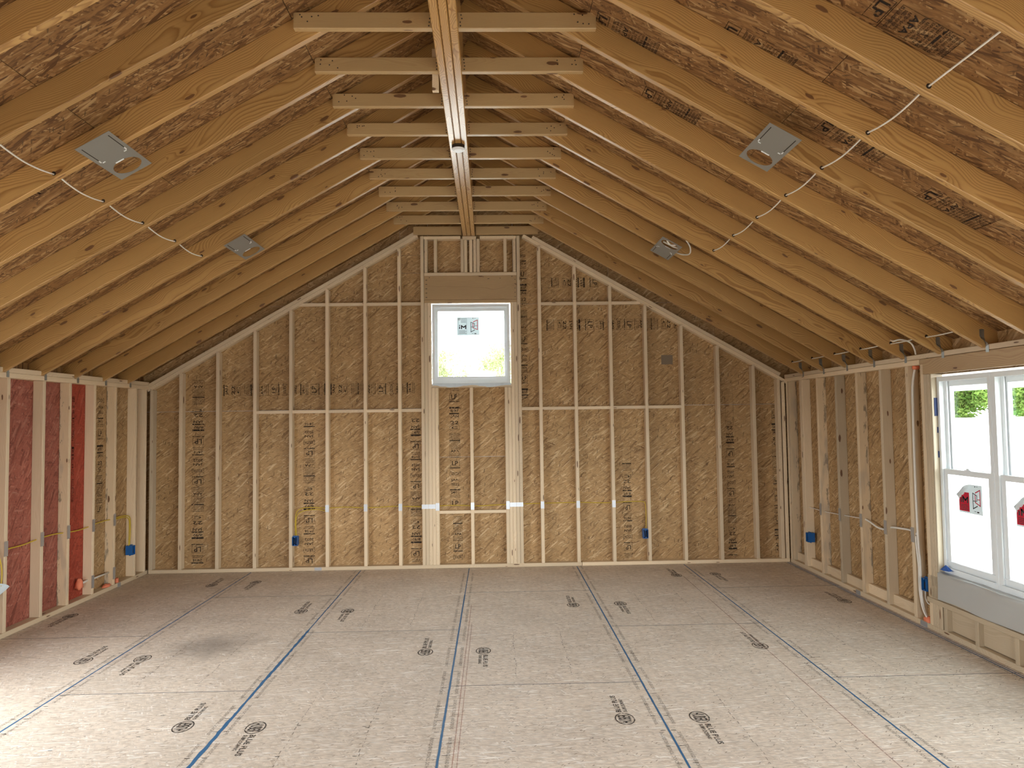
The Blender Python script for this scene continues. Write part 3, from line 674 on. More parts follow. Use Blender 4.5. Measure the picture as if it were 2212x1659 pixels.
# ridge beam of three plies
for i in (-1, 0, 1):
    a = (beamx(YB) + i * 0.0485, YB, 3.985); b = (beamx(D - 0.0) + i * 0.0485, D + 0.05, 3.985)
    board('ridge_beam_ply', a, b, (0, 0, 1), 0.37, 0.0455, M['lvl'], roof, ch=0.005)
# twisted hurricane straps
def strap(x, y, z, right):
    s = 1 if right else -1; v, f = [], []; n = 10
    for i in range(n + 1):
        t_ = i / n; zz = z + 0.085 - 0.16 * t_; tw = min(max((t_ - 0.35) / 0.3, 0), 1)
        ang = tw * math.pi / 2; hw = 0.016
        # starts flat on the rafter side (spans x), ends flat on the plate (spans y)
        cx = x + s * 0.01 * tw + s * (-0.012) * (1 - tw); cy = y - 0.022 - 0.018 * tw
        dx, dy = math.cos(ang) * hw, math.sin(ang) * hw
        for q in (-1, 1): v.append((cx + q * dx, cy + q * dy, zz))
        nx, ny = -math.sin(ang) * 0.0015, math.cos(ang) * 0.0015
        for q in (-1, 1): v.append((cx + q * dx + nx, cy + q * dy + ny, zz))
    for i in range(n):
        k = 4 * i; f += [[k, k + 1, k + 5, k + 4], [k + 2, k + 6, k + 7, k + 3], [k, k + 4, k + 6, k + 2], [k + 1, k + 3, k + 7, k + 5]]
    f += [[0, 2, 3, 1], [4 * n, 4 * n + 1, 4 * n + 3, 4 * n + 2]]
    return mesh('hurricane_strap', v, f)
for k in range(1, 9):
    y = R0 + k * RP
    link('hurricane_strap', strap(XR - 0.010, y + 0.019, 2.17, True), M['galv_dark'], roof)
for k in range(3, 9):
    y = R0 + k * RP + 0.045
    boxobj('hurricane_strap', [(XL + 0.0, XL + 0.004, y, y + 0.03, 2.072, 2.115), (XL - 0.002, XL + 0.003, y + 0.004, y + 0.026, 2.112, 2.13)], M['galv_dark'], roof)
# stamps on the roof sheets
def roofmark(x, y, w_, seed, n0, n1):
    random.seed(seed); p, h = stamp(SEQ[n0:n1], w_); me = p.mesh('grade_stamp'); me.materials.append(M['ink'])
    q = rpt(x, RD - 0.002)
    if x < XC: mw = frame((q.x, y, q.z), Vector((0, -1, 0)), Vector((-1, 0, -SL)).normalized(), (-nl))
    else: mw = frame((q.x, y, q.z), Vector((0, 1, 0)), Vector((1, 0, -SL)).normalized(), (-nr))
    m3 = mw.to_3x3()
    if m3.determinant() < 0: mw = mw @ Matrix.Diagonal((-1, 1, 1, 1))
    link('grade_stamp', me, None, roof, mw)
for i, (x, y) in enumerate([(-1.25, 3.05), (-1.12, 3.62), (-1.05, 4.12), (-1.5, 4.6), (-1.35, 5.1), (-2.3, 4.15), (-2.5, 4.6), (0.95, 3.3), (1.15, 3.75), (1.7, 3.3), (2.1, 2.7), (2.4, 2.9), (1.5, 4.2), (2.3, 3.6), (2.9, 3.7), (-0.55, 4.15), (-0.62, 3.7), (2.55, 2.35)]):
    roofmark(x, y, 0.16, 40 + i, 20, 28)

# ---------------- windows
def uprect(lst): return boxes(lst)
win1 = empty('window_1', (0.05, 8.28, 2.09), kind='structure')
x0, x1, z0, z1, ya, yb_ = -0.398, 0.494, 2.088, 3.010, 8.240, 8.335
boxobj('window_frame', [(x0, x0 + 0.030, ya, yb_, z0, z1), (x1 - 0.030, x1, ya, yb_, z0, z1), (x0 + .030, x1 - .030, ya, yb_, z1 - 0.035, z1), (x0 + .030, x1 - .030, ya, yb_, z0, z0 + 0.04)], M['vinyl'], win1)
a0, a1, c0, c1 = x0 + 0.030, x1 - 0.030, z0 + 0.04, z1 - 0.035
boxobj('sash', [(a0, a0 + 0.033, ya + .02, yb_ - .02, c0, c1), (a1 - 0.033, a1, ya + .02, yb_ - .02, c0, c1), (a0 + .033, a1 - .033, ya + .02, yb_ - .02, c1 - 0.045, c1), (a0 + .033, a1 - .033, ya + .02, yb_ - .02, c0, c0 + 0.045)], M['vinyl'], win1)
boxobj('pane', [(a0 + .02, a1 - .02, 8.287, 8.291, c0 + .02, c1 - .02)], M['glass'], win1)
# sticker with the maker's mark
def sticker(parent, mw, red, curl):
    W2, H2 = 0.258, 0.212
    v, f = [], []; nx, ny = 14, 10
    for j in range(ny + 1):
        for i in range(nx + 1):
            u_, v_ = i / nx, j / ny; px, py, pz = u_ * W2, v_ * H2, 0.0
            if curl:
                d = (1 - u_) + v_ - 1.42
                if d > 0:   # top left corner folds over toward the room
                    nn = Vector((-W2, H2)).normalized(); r_ = 0.022; th = d * 0.17 / r_
                    base = Vector((px, py)) - nn * (d * 0.17); px, py = base + nn * (r_ * math.sin(min(th, 2.9))); pz = r_ * (1 - math.cos(min(th, 2.9)))
            v.append((px, py, pz))
    for j in range(ny):
        for i in range(nx): k = j * (nx + 1) + i; f.append([k, k + 1, k + nx + 2, k + nx + 1])
    v2 = [(p[0], p[1], p[2] - 0.0004) for p in v]; n_ = len(v)
    f2 = [[n_ + i for i in reversed(q)] for q in f]
    me = mesh('sticker', v + v2, f + f2, True)
    o = link('sticker', me, M['paper'], parent, mw); WM[o.name] = mw; T = mw @ Matrix.Translation((0, 0, 0.001))
    if red:
        p = Print(); p.rect(0.006, 0.012, 0.118, 0.150); sub('red_panel', p.mesh('red_panel'), M['red_ink'], o, T)
    p = Print(); p.rect(0.024, 0.074, 0.036, 0.104); p.rect(0.024, 0.110, 0.036, 0.122)
    p.line([(0.052, 0.080), (0.052, 0.112), (0.076, 0.094), (0.100, 0.112), (0.100, 0.080)], 0.013)
    for k in range(4): p.rect(0.02, 0.022 + k * 0.011, 0.108 - 0.01 * (k % 2), 0.026 + k * 0.011)
    if not red:
        p.box(0.012, 0.014, 0.112, 0.2, 0.002)
        for k in range(4): p.rect(0.045, 0.15 + k * 0.012, 0.105, 0.153 + k * 0.012)
        p.box(0.016, 0.178, 0.036, 0.196, 0.004)
    p.line([(0.160, 0.040), (0.160, 0.152), (0.202, 0.136), (0.202, 0.100)], 0.006); p.line([(0.160, 0.040), (0.205, 0.062)], 0.007); p.line([(0.160, 0.096), (0.200, 0.098)], 0.005); p.rect(0.18, 0.195, 0.19, 0.203); p.rect(0.2, 0.198, 0.215, 0.201); p.rect(0.17, 0.02, 0.19, 0.023); p.rect(0.2, 0.014, 0.222, 0.024)
    sub('black_print', p.mesh('black_print'), M['black_ink'], o, mw @ Matrix.Translation((0, 0, 0.0016)))
    p = Print(); p.line([(0.188, 0.156), (0.236, 0.178), (0.236, 0.066), (0.184, 0.088), (0.184, 0.138)], 0.007); p.line([(0.21, 0.110), (0.236, 0.110)], 0.005)
    sub('red_print', p.mesh('red_print'), M['red_ink'], o, mw @ Matrix.Translation((0, 0, 0.0013)))
    return o
sticker(win1, frame((-0.114, 8.2860, 2.652), (1, 0, 0), (0, 0, 1), (0, -1, 0)), False, False)
# torn film along the bottom of the far window
random.seed(9); v, f = [], []
for i in range(31):
    x = -0.40 + 0.9 * i / 30; zt = 2.093; zb = 2.074 - 0.022 * math.sin(i * 0.21) ** 2 - random.uniform(0, 0.008); yy = 8.222 - random.uniform(0, 0.006)
    v += [(x, yy, zt), (x, yy - 0.004, zb), (x, yy + 0.002, zt), (x, yy - 0.002, zb)]
for i in range(30): k = 4 * i; f += [[k, k + 1, k + 5, k + 4], [k + 2, k + 6, k + 7, k + 3], [k + 1, k + 3, k + 7, k + 5], [k, k + 4, k + 6, k + 2]]
link('sill_film', mesh('sill_film', v, f), M['sheet'], win1)

def hung(name, y0, y1):
    """double-hung unit set in the right wall between y0 and y1"""
    z0, z1, zm = 0.470, 1.960, 1.240; xa, xb = 3.725, 3.815
    r = empty(name, (3.76, (y0 + y1) / 2, z0), kind='structure'); s = 0.026
    boxobj('window_frame', [(xa, xb, y1 - s, y1, z0, z1), (xa, xb, y0, y0 + s, z0, z1), (xa, xb, y0 + s, y1 - s, z1 - 0.035, z1), (xa, xb, y0 + s, y1 - s, z0, z0 + 0.04), (xa - 0.012, xa, y0 + 0.02, y1 - 0.02, z0 + 0.035, z0 + 0.045), (xa + 0.04, xa + 0.05, y1 - s - 0.03, y1 - s, zm, z1 - .035), (xa + 0.04, xa + 0.05, y0 + s, y0 + s + 0.03, zm, z1 - .035)], M['vinyl'], r)
    a, b = y0 + s + 0.004, y1 - s - 0.004; st = 0.042
    ux = xa + 0.055
    boxobj('upper_sash', [(ux, ux + 0.03, a, a + st, zm - 0.015, z1 - 0.035), (ux, ux + 0.03, b - st, b, zm - 0.015, z1 - 0.035), (ux, ux + 0.03, a + st, b - st, z1 - 0.075, z1 - 0.035), (ux, ux + 0.03, a + st, b - st, zm - 0.015, zm + 0.02)], M['vinyl'], r)
    boxobj('pane', [(ux + 0.013, ux + 0.017, a + .03, b - .03, zm, z1 - 0.05)], M['glass'], r)
    lx = xa + 0.012
    boxobj('lower_sash', [(lx, lx + 0.032, a, a + st, z0 + 0.04, zm + 0.018), (lx, lx + 0.032, b - st, b, z0 + 0.04, zm + 0.018), (lx, lx + 0.032, a + st, b - st, zm - 0.022, zm + 0.018), (lx, lx + 0.032, a + st, b - st, z0 + 0.04, z0 + 0.095), (lx - 0.008, lx, a, b, z0 + 0.085, z0 + 0.093)], M['vinyl'], r)
    boxobj('pane', [(lx + 0.013, lx + 0.017, a + .03, b - .03, z0 + 0.07, zm)], M['glass'], r)
    m = (a + b) / 2
    boxobj('sash_lock', [(lx + 0.002, lx + 0.026, m - 0.035, m + 0.035, zm + 0.018, zm + 0.024), (lx + 0.008, lx + 0.020, m - 0.01, m + 0.022, zm + 0.024, zm + 0.034)], M['vinyl'], r)
    return r
w2 = hung('window_2', 4.868, 5.458); w3 = hung('window_3', 4.252, 4.842); w4 = hung('window_4', 3.636, 4.226); w5 = hung('window_5', 3.02, 3.61)
for y in (4.855, 4.239, 3.623): boxobj('mullion', [(3.728, 3.81, y - 0.013, y + 0.013, 0.47, 1.96)], M['vinyl'], wr)
sticker(w2, frame((3.7475, 5.285, 0.950), (0, -1, 0), (0, 0, 1), (-1, 0, 0)), True, True)
sticker(w3, frame((3.7475, 4.70, 0.93), (0, -1, 0), (0, 0, 1), (-1, 0, 0)), True, True)
# packing strip and tape beside the side window
board('window_jamb', (XR + 0.05, 5.470, 0.46), (XR + 0.05, 5.470, 1.985), (1, 0, 0), 0.09, 0.014, plain('jamb_ply', (0.60, 0.52, 0.38), 0.6), wr)
boxobj('flashing_tape', [(XR + 0.02, XR + 0.056, 5.4585, 5.4625, 1.66, 1.80), (XR + 0.036, XR + 0.056, 5.4585, 5.4625, 1.53, 1.575), (XR + 0.036, XR + 0.056, 5.4585, 5.4625, 1.34, 1.39)], plain('dark_blue_tape', (0.015, 0.035, 0.13), 0.6), wr)
random.seed(4); v, f = [], []; nx, ny = 40, 10
prof = [(XR + 0.085, 0.470), (XR + 0.06, 0.469), (XR + 0.03, 0.468), (XR + 0.005, 0.467), (XR - 0.009, 0.460), (XR - 0.011, 0.43), (XR - 0.010, 0.39), (XR - 0.009, 0.35), (XR - 0.008, 0.31), (XR - 0.008, 0.28), (XR - 0.007, 0.262)]
for i in range(nx + 1):
    for j in range(ny + 1):
        x, z = prof[j]; y = 5.462 - 2.5 * i / nx; wv = 0.004 * math.sin(i * 0.9 + j * 0.8) + random.uniform(0, 0.003)
        v.append((x - (wv if j > 3 else 0), y, z + (abs(wv) if j < 4 else 0) + (0.006 * math.sin(i * 0.5) if j == ny else 0)))
n_ = len(v); v += [(p[0] + 0.0006, p[1], p[2] - 0.0006) for p in v]
for i in range(nx):
    for j in range(ny): k = i * (ny + 1) + j; f += [[k, k + 1, k + ny + 2, k + ny + 1], [n_ + k, n_ + k + ny + 1, n_ + k + ny + 2, n_ + k + 1]]
link('sill_film', mesh('sill_film', v, f, True), plain('grey_sill_film', (0.46, 0.47, 0.45), 0.28, 0.8), wr)
v, f = [], []; random.seed(3)
for i in range(7):
    a = i / 6 * 2 * math.pi; v.append((XR + 0.025 + 0.03 * math.cos(a) * random.uniform(.7, 1.2), 5.40 + 0.065 * math.sin(a) * random.uniform(.7, 1.2), 0.482 + random.uniform(0, 0.02)))
v.append((XR + 0.02, 5.40, 0.535)); f = [[i, (i + 1) % 7, 7] for i in range(7)] + [list(range(6, -1, -1))]
tag(link('tape_scrap', mesh('tape_scrap', v, f), M['tape']), 'crumpled bright blue tape scrap lying on the side window sill', 'tape')

# ================================================================== THINGS
# ---- nail plates guarding the cables
def nplates(wall, lst):
    for b in lst: boxobj('nail_plate', [b], M['plate_steel'], wall)
for x in (-1.598, -1.165, -0.773, 0.045, 0.842, 1.250, 1.659): nplates(wb, [(x - 0.020, x + 0.020, D - 0.0025, D - 0.0005, 0.655, 0.735)])
nplates(wb, [(-0.530, -0.455, D - 0.0025, D - 0.0005, 0.672, 0.722), (-0.452, -0.375, D - 0.003, D - 0.001, 0.672, 0.722), (-0.372, -0.331, D - 0.0025, D - 0.0005, 0.650, 0.735),
             (0.428, 0.468, D - 0.0025, D - 0.0005, 0.655, 0.745), (0.470, 0.545, D - 0.003, D - 0.001, 0.680, 0.728), (0.547, 0.622, D - 0.0025, D - 0.0005, 0.680, 0.728), (-1.74, -1.66, D - 0.0025, D - 0.0005, 0.005, 0.038)])
nplates(wl, [(XL + 0.0005, XL + 0.0025, y - 0.022, y + 0.022, 0.64, 0.76) for y in (5.475, 5.885, 6.345, 6.730, 7.140, 7.530)] + [(XL + 0.0005, XL + 0.0025, y - 0.022, y + 0.022, 0.10, 0.22) for y in (7.140, 7.530)] + [(XL + 0.0005, XL + 0.0025, 7.60, 7.66, 0.0, 0.04)])
nplates(wr, [(XR - 0.0025, XR - 0.0005, y - 0.022, y + 0.022, 0.64, 0.76) for y in (5.785, 6.190, 6.605, 7.012, 7.425)] + [(XR - 0.0025, XR - 0.0005, 5.63, 5.72, 0.0, 0.04), (XR - 0.0025, XR - 0.0005, 6.66, 6.74, 0.0, 0.04)])

# ---- electrical boxes
def ebox(loc, rotz, label):
    r = empty('electrical_box', loc, None, label, 'electrical box', 'blue electrical boxes on the studs'); r.rotation_euler = (0, 0, rotz)
    w_, h_, d_, t_ = 0.058, 0.098, 0.075, 0.003
    mw = Matrix.Translation(loc) @ Matrix.Rotation(rotz, 4, 'Z')
    def add(n, l, m_):
        vv, ff = boxes(l); o = bpy.data.objects.new(n, mesh(n, vv, ff)); C.objects.link(o); o.data.materials.append(m_); o.parent = r; return o
    add('box_body', [(-w_ / 2, -w_ / 2 + t_, 0, d_, -h_ / 2, h_ / 2), (w_ / 2 - t_, w_ / 2, 0, d_, -h_ / 2, h_ / 2), (-w_ / 2 + t_, w_ / 2 - t_, 0, d_, h_ / 2 - t_, h_ / 2), (-w_ / 2 + t_, w_ / 2 - t_, 0, d_, -h_ / 2, -h_ / 2 + t_), (-w_ / 2 + t_, w_ / 2 - t_, d_ - t_, d_, -h_ / 2 + t_, h_ / 2 - t_)], M['blue_box'])
    add('screw_boss', [(-0.006, 0.006, 0.002, 0.03, h_ / 2 - 0.012, h_ / 2 - t_)], M['blue_box']); add('screw_boss', [(-0.006, 0.006, 0.002, 0.03, -h_ / 2 + t_, -h_ / 2 + 0.012)], M['blue_box'])
    add('nail_bracket', [(-w_ / 2 - 0.001, w_ / 2 + 0.001, 0.03, 0.036, h_ / 2, h_ / 2 + 0.008)], M['blue_box']); add('nail_bracket', [(-w_ / 2 - 0.001, w_ / 2 + 0.001, 0.03, 0.036, -h_ / 2 - 0.008, -h_ / 2)], M['blue_box'])
    v_, f_ = tubegeo([(-0.01, 0.06, 0.04), (-0.012, 0.02, 0.01), (-0.004, 0.015, -0.03)], 0.004); o = bpy.data.objects.new('wire_tail', mesh('wire_tail', v_, f_, True)); C.objects.link(o); o.data.materials.append(M['black']); o.parent = r
    v_, f_ = tubegeo([(0.012, 0.06, 0.04), (0.014, 0.02, 0.0), (0.008, 0.018, -0.035)], 0.004); o = bpy.data.objects.new('wire_tail', mesh('wire_tail', v_, f_, True)); C.objects.link(o); o.data.materials.append(M['black']); o.parent = r
    return r
ebox((-1.960, D - 0.012, 0.336), 0, 'blue electrical box on the far wall, left of the window, under looping yellow cable')
ebox((2.016, D - 0.012, 0.348), 0, 'blue electrical box on the far wall, right of the window')
ebox((XL + 0.014, 7.905, 0.325), math.pi / 2, 'blue electrical box on the left wall stud near the corner')
ebox((XR - 0.014, 7.745, 0.358), -math.pi / 2, 'blue electrical box on the right wall near the far corner')
ebox((XR - 0.012, 5.642, 0.335), -math.pi / 2, 'blue electrical box beside the large side window')

# ---- cables
def cable(pts, mat, label, cat='cable', r=0.0045, flat=1.0, group=None, name='electrical_cable'):
    o = tube(name, pts, r, mat, None, 6, flat); return tag(o, label, cat, group)
YC = D + 0.045
pts = [(-1.965, D + 0.045, 0.375), (-1.962, YC - 0.02, 0.55), (-1.945, YC - 0.02, 0.66), (-1.88, YC - 0.015, 0.700), (-1.75, YC, 0.705), (-1.60, YC, 0.695)]
for i in range(1, 12): x = -1.6 + i * 0.19; pts.append((x, YC, 0.697 + 0.006 * math.sin(i * 1.9)))
for x, z in ((0.62, 0.705), (0.84, 0.709), (1.25, 0.712), (1.5, 0.704), (1.66, 0.704), (1.85, 0.712), (2.0, 0.708), (2.028, 0.68), (2.034, 0.55), (2.030, 0.395)): pts.append((x, YC, z))
cable(pts, M['yellow'], 'long yellow cable running through the far wall studs between two blue boxes')
cable([(-1.948, D + 0.03, 0.375), (-1.955, YC - 0.02, 0.52), (-1.94, YC - 0.02, 0.62), (-1.86, YC - 0.02, 0.672), (-1.72, YC - 0.01, 0.682), (-1.62, YC, 0.66)], M['yellow'], 'shorter inner yellow cable loop above the far wall left box')
LXC = XL - 0.04
pts = [(LXC, 5.90, 0.675)]
for y in (5.98, 6.15, 6.30, 6.40, 6.55, 6.70, 6.82, 6.98, 7.12, 7.25, 7.4, 7.52, 7.63): pts.append((LXC, y, 0.695 + 0.012 * math.sin(y * 7.0)))
cable(pts, M['yellow'], 'yellow cable strung through the left wall studs past the red panels', r=0.005)
cable([(LXC, 7.60, 0.705), (LXC + .01, 7.76, 0.71), (LXC + 0.02, 7.86, 0.69), (LXC + 0.02, 7.89, 0.62), (LXC + 0.015, 7.90, 0.48), (LXC + 0.01, 7.895, 0.375)], M['yellow'], 'outer yellow cable bending down into the left wall blue box', r=0.005)
cable([(LXC, 7.60, 0.690), (LXC + .01, 7.76, 0.695), (LXC + 0.02, 7.845, 0.67), (LXC + 0.02, 7.87, 0.60), (LXC + 0.015, 7.875, 0.48), (LXC + 0.01, 7.88, 0.375)], M['yellow'], 'inner yellow cable bending down into the left wall blue box', r=0.005)
cable([(XL - 0.02, 5.79, 0.72), (XL - 0.0, 5.82, 0.62), (XL + .005, 5.835, 0.50), (XL + 0.0, 5.82, 0.38), (XL - 0.01, 5.80, 0.30)], M['yellow'], 'yellow cable drooping beside the leftmost stud at the picture edge', r=0.005)
RXC = XR + 0.04
cable([(RXC, 7.80, 0.675), (RXC, 7.6, 0.675), (RXC, 7.4, 0.675), (RXC, 7.05, 0.69), (RXC, 6.68, 0.708)], M['white_cable'], 'thin pale cable crossing the far bays of the right wall', r=0.0045)
cable([(RXC, 6.63, 0.715), (RXC - 0.01, 6.50, 0.700), (RXC - .01, 6.35, 0.668), (RXC, 6.20, 0.672), (RXC, 6.17, 0.700), (RXC, 6.0, 0.715), (RXC, 5.88, 0.72), (RXC - 0.005, 5.82, 0.70)], M['white_cable'], 'thick white cable pair crossing the near bays of the right wall', r=0.009)
pts = [(RXC + 0.01, 5.735, 2.06), (RXC - 0.01, 5.752, 1.90), (RXC - 0.02, 5.748, 1.5), (RXC - 0.02, 5.75, 1.0), (RXC - 0.02, 5.742, 0.62), (RXC - 0.02, 5.728, 0.5), (RXC - 0.02, 5.725, 0.25), (RXC - 0.02, 5.70, 0.12), (RXC - .01, 5.665, 0.06)]
cable(pts, M['white_cable'], 'white cable bundle dropping down the stud bay beside the side window', r=0.010)
cable([(RXC - 0.02, 5.76, 0.72), (RXC - 0.035, 5.75, 0.66), (RXC - 0.03, 5.735, 0.45), (RXC - 0.03, 5.735, 0.27), (RXC - .03, 5.70, 0.13), (RXC - .02, 5.65, 0.06)], M['white_cable'], 'second white cable lying over the bundle beside the side window', r=0.007)
cable([(RXC - 0.02, 5.675, 0.28), (RXC - 0.03, 5.655, 0.22), (RXC - 0.03, 5.625, 0.19), (RXC - .02, 5.60, 0.185)], M['white_cable'], 'short white wire tail under the blue box by the side window', r=0.004)
# stub pipes and fire foam
cable([(LXC - 0.0, 7.0, 0.170), (LXC - 0.0, 7.14, 0.178)], M['white_cable'], 'short white tube stub poking out of orange foam on the left wall', r=0.011, name='tube_stub', cat='tube')
cable([(LXC, 7.155, 0.172), (LXC, 7.50, 0.172)], M['white_cable'], 'short white tube bridging two studs low on the left wall', r=0.009, name='tube_stub', cat='tube')
def blob(loc, s, label):
    random.seed(int(abs(loc[1]) * 1000)); v, f = [], []; n, m_ = 10, 6
    for j in range(m_ + 1):
        for i in range(n):
            a = 2 * math.pi * i / n; b = math.pi * j / m_; k = 1 + random.uniform(-.25, .25)
            v.append((s[0] * k * math.sin(b) * math.cos(a), s[1] * k * math.sin(b) * math.sin(a), s[2] * k * math.cos(b)))
    for j in range(m_):
        for i in range(n): f.append([j * n + i, (j + 1) * n + i, (j + 1) * n + (i + 1) % n, j * n + (i + 1) % n])
    tag(link('foam_blob', mesh('foam_blob', v, f, True), M['orange'], None, Matrix.Translation(loc)), label, 'foam sealant')
blob((XL - 0.045, 6.985, 0.168), (0.035, 0.035, 0.05), 'orange foam blob around a white tube on the bright red panel')
blob((XL - 0.040, 7.45, 0.048), (0.035, 0.06, 0.022), 'flat orange foam blob on the left wall bottom plate')
blob((XL - 0.035, 7.65, 0.052), (0.025, 0.028, 0.03), 'small orange foam blob between two left wall studs near the corner')
blob((XR + 0.03, 5.655, 0.052), (0.035, 0.05, 0.028), 'orange foam blob at the foot of the white cables by the side window')
blob((XR + 0.05, 5.735, 2.055), (0.03, 0.03, 0.018), 'orange foam blob where the white cables meet the top plate')

# ---- wires drilled through the rafters
def wire(x, ya, yb, za, zb, sag, label, grp, n=4):
    pts = [(x, ya + (yb - ya) * i / n, za + (zb - za) * i / n - sag * math.sin(math.pi * i / n)) for i in range(n + 1)]
    cable(pts, M['white_cable'], label, 'cable', 0.0045, 1.0, grp)
holes = []
ordn = ['nearest', 'second nearest', 'third nearest', 'fourth nearest', 'fifth nearest', 'sixth nearest', 'seventh nearest', 'eighth nearest']
for i, k in enumerate(range(-1, 4)):
    y0 = R0 + k * RP + 0.038; y1 = y0 + RP - 0.038; x = -2.045; z = rpt(x, 0.035).z
    wire(x, y0, y1, z, z - 0.004, 0.022, f'white wire bridging two left rafters, {ordn[i]} of the run beside the steel plates', 'wires drilled through the left rafters'); holes.append((x, y1, z))
for i, k in enumerate(range(-3, 4)):
    y0 = R0 + k * RP + 0.038; y1 = y0 + RP - 0.038; x = 2.125; z = rpt(x, 0.035).z
    wire(x, y0, y1, z + (0.0), z, 0.0 if i == 0 else 0.02, f'white wire bridging two right rafters, {ordn[i]} of the upper run', 'wires drilled through the upper right rafters'); holes.append((x, y1, z))
for i, k in enumerate(range(2, 8)):
    y0 = R0 + k * RP + 0.038; y1 = y0 + RP - 0.038; x = 3.572; z = rpt(x, 0.085).z
    wire(x, y0, y1, z, z - 0.008, 0.004, f'white wire low over the right wall top plate, {ordn[i]} of that run', 'wires low along the right rafters'); holes.append((x, y1, z))
cable([(3.57, 5.80, 2.285), (3.55, 5.72, 2.27), (3.57, 5.66, 2.275), (3.63, 5.63, 2.25), (3.66, 5.625, 2.20), (3.67, 5.625, 2.15)], M['white_cable'], 'looped white cable pair dropping from a rafter behind the right top plate', r=0.007)
v, f = [], []
for (x, y, z) in holes:
    k = len(v); v += [(x + 0.012 * math.cos(i * math.pi / 5), y - 0.0006, z + 0.012 * math.sin(i * math.pi / 5)) for i in range(10)]; f.append([k + i for i in range(10)])
link('drilled_hole', mesh('drilled_hole', v, f), M['hole'], roof, None, 'stuff')

# ---- recessed-light mounting plates screwed under the rafters
def mplate(xa, xb, ya, yb, hole_far, label):
    xm = (xa + xb) / 2; n = nl if xm < XC else nr
    up = Vector((1, 0, SL)).normalized() if xm < XC else Vector((-1, 0, SL)).normalized()
    W2 = abs(xb - xa) * NRM; L = yb - ya; q = rpt(xm, -0.003)
    r = empty('light_mounting_plate', (q.x, (ya + yb) / 2, q.z), None, label, 'mounting plate', 'steel light mounting plates under the rafters')
    mw = frame((q.x, (ya + yb) / 2, q.z), (0, 1, 0), up, (Vector((0, 1, 0)).cross(up)))
    hx = (L / 2 - 0.105) * (1 if hole_far else -1); hr = 0.078; N = 48; v, f = [], []
    for i in range(N):
        a = 2 * math.pi * i / N; c, s_ = math.cos(a), math.sin(a)
        tx = ((L / 2 - hx) / c if c > 1e-9 else (-L / 2 - hx) / c if c < -1e-9 else 1e9); ty = (W2 / 2 / abs(s_)) if abs(s_) > 1e-9 else 1e9
        t_ = min(tx, ty); v += [(hx + hr * c, hr * s_, 0), (hx + t_ * c, t_ * s_, 0)]
    # corners
    for cxx, cyy in ((L / 2, W2 / 2), (-L / 2, W2 / 2), (-L / 2, -W2 / 2), (L / 2, -W2 / 2)):
        bi = min(range(N), key=lambda i: (v[2 * i + 1][0] - cxx) ** 2 + (v[2 * i + 1][1] - cyy) ** 2); v[2 * bi + 1] = (cxx, cyy, 0)
    n0 = len(v); v += [(p[0], p[1], 0.0012) for p in v]
    for i in range(N):
        j = (i + 1) % N; f += [[2 * i, 2 * i + 1, 2 * j + 1, 2 * j], [n0 + 2 * i, n0 + 2 * j, n0 + 2 * j + 1, n0 + 2 * i + 1], [2 * i, 2 * j, n0 + 2 * j, n0 + 2 * i], [2 * i + 1, n0 + 2 * i + 1, n0 + 2 * j + 1, 2 * j + 1]]
    def add(nm, me, mt):
        o = bpy.data.objects.new(nm, me); C.objects.link(o); o.data.materials.append(mt); o.parent = r; o.matrix_parent_inverse = Matrix.Translation(-r.location); o.matrix_basis = mw; return o
    add('plate', mesh('plate', v, f), M['galv'])
    lo = -0.0006 if n.dot(Vector((0, 1, 0)).cross(up)) > 0 else 0.0013; d_ = -1 if lo < 0 else 1; e = -L / 2 * (1 if hole_far else -1); g_ = 1 if hole_far else -1
    for sy in (-1, 1):
        vv, ff = boxes([tuple(sorted((e + g_ * 0.03, e + g_ * 0.19))) + (sy * (W2 / 2 - 0.022) - 0.0022, sy * (W2 / 2 - 0.022) + 0.0022) + tuple(sorted((lo, lo + d_ * 0.0006)))])
        add('slot', mesh('slot', vv, ff), M['hole'])
        vv, ff = boxes([tuple(sorted((e + g_ * 0.195, e + g_ * 0.215))) + (sy * (W2 / 2 - 0.022) - 0.003, sy * (W2 / 2 - 0.022) + 0.003) + tuple(sorted((lo, lo + d_ * 0.004))), tuple(sorted((e + g_ * 0.222, e + g_ * 0.228))) + (sy * (W2 / 2 - 0.034) - 0.008, sy * (W2 / 2 - 0.034) + 0.008) + tuple(sorted((lo, lo + d_ * 0.003)))])
        add('pale_bit', mesh('pale_bit', vv, ff), M['white'])  # small raised pale pieces beyond the slot ends
    vv, ff = boxes([(hx - g_ * 0.078 - 0.004, hx - g_ * 0.078 + 0.004, -0.03, 0.02) + tuple(sorted((lo, lo + d_ * 0.003)))]); add('pale_bit', mesh('pale_bit', vv, ff), M['white'])
    return r
mplate(-1.855, -1.682, 3.709, 4.180, True, 'large grey steel mounting plate on the left rafters, nearest the camera')
mplate(-1.858, -1.692, 5.770, 6.285, True, 'smaller looking grey steel mounting plate farther along the left rafters')
mplate(1.765, 1.932, 3.655, 4.135, True, 'large grey steel mounting plate on the right rafters, nearest the camera')
mplate(1.760, 1.926, 6.02, 6.525, False, 'far right grey steel mounting plate with white cable in its hole')
cz = lambda x, h: rpt(x, h).z
cable([(1.80, 6.06, cz(1.8, 0.01)), (1.83, 6.10, cz(1.83, -0.006)), (1.88, 6.15, cz(1.88, 0.01)), (1.93, 6.2, cz(1.93, 0.04))], M['white_cable'], 'first white cable tail coiled in the far right plate hole', r=0.008)
cable([(1.89, 6.06, cz(1.89, 0.01)), (1.85, 6.11, cz(1.85, -0.005)), (1.80, 6.17, cz(1.80, 0.015))], M['white_cable'], 'second white cable tail crossing in the far right plate hole', r=0.008)
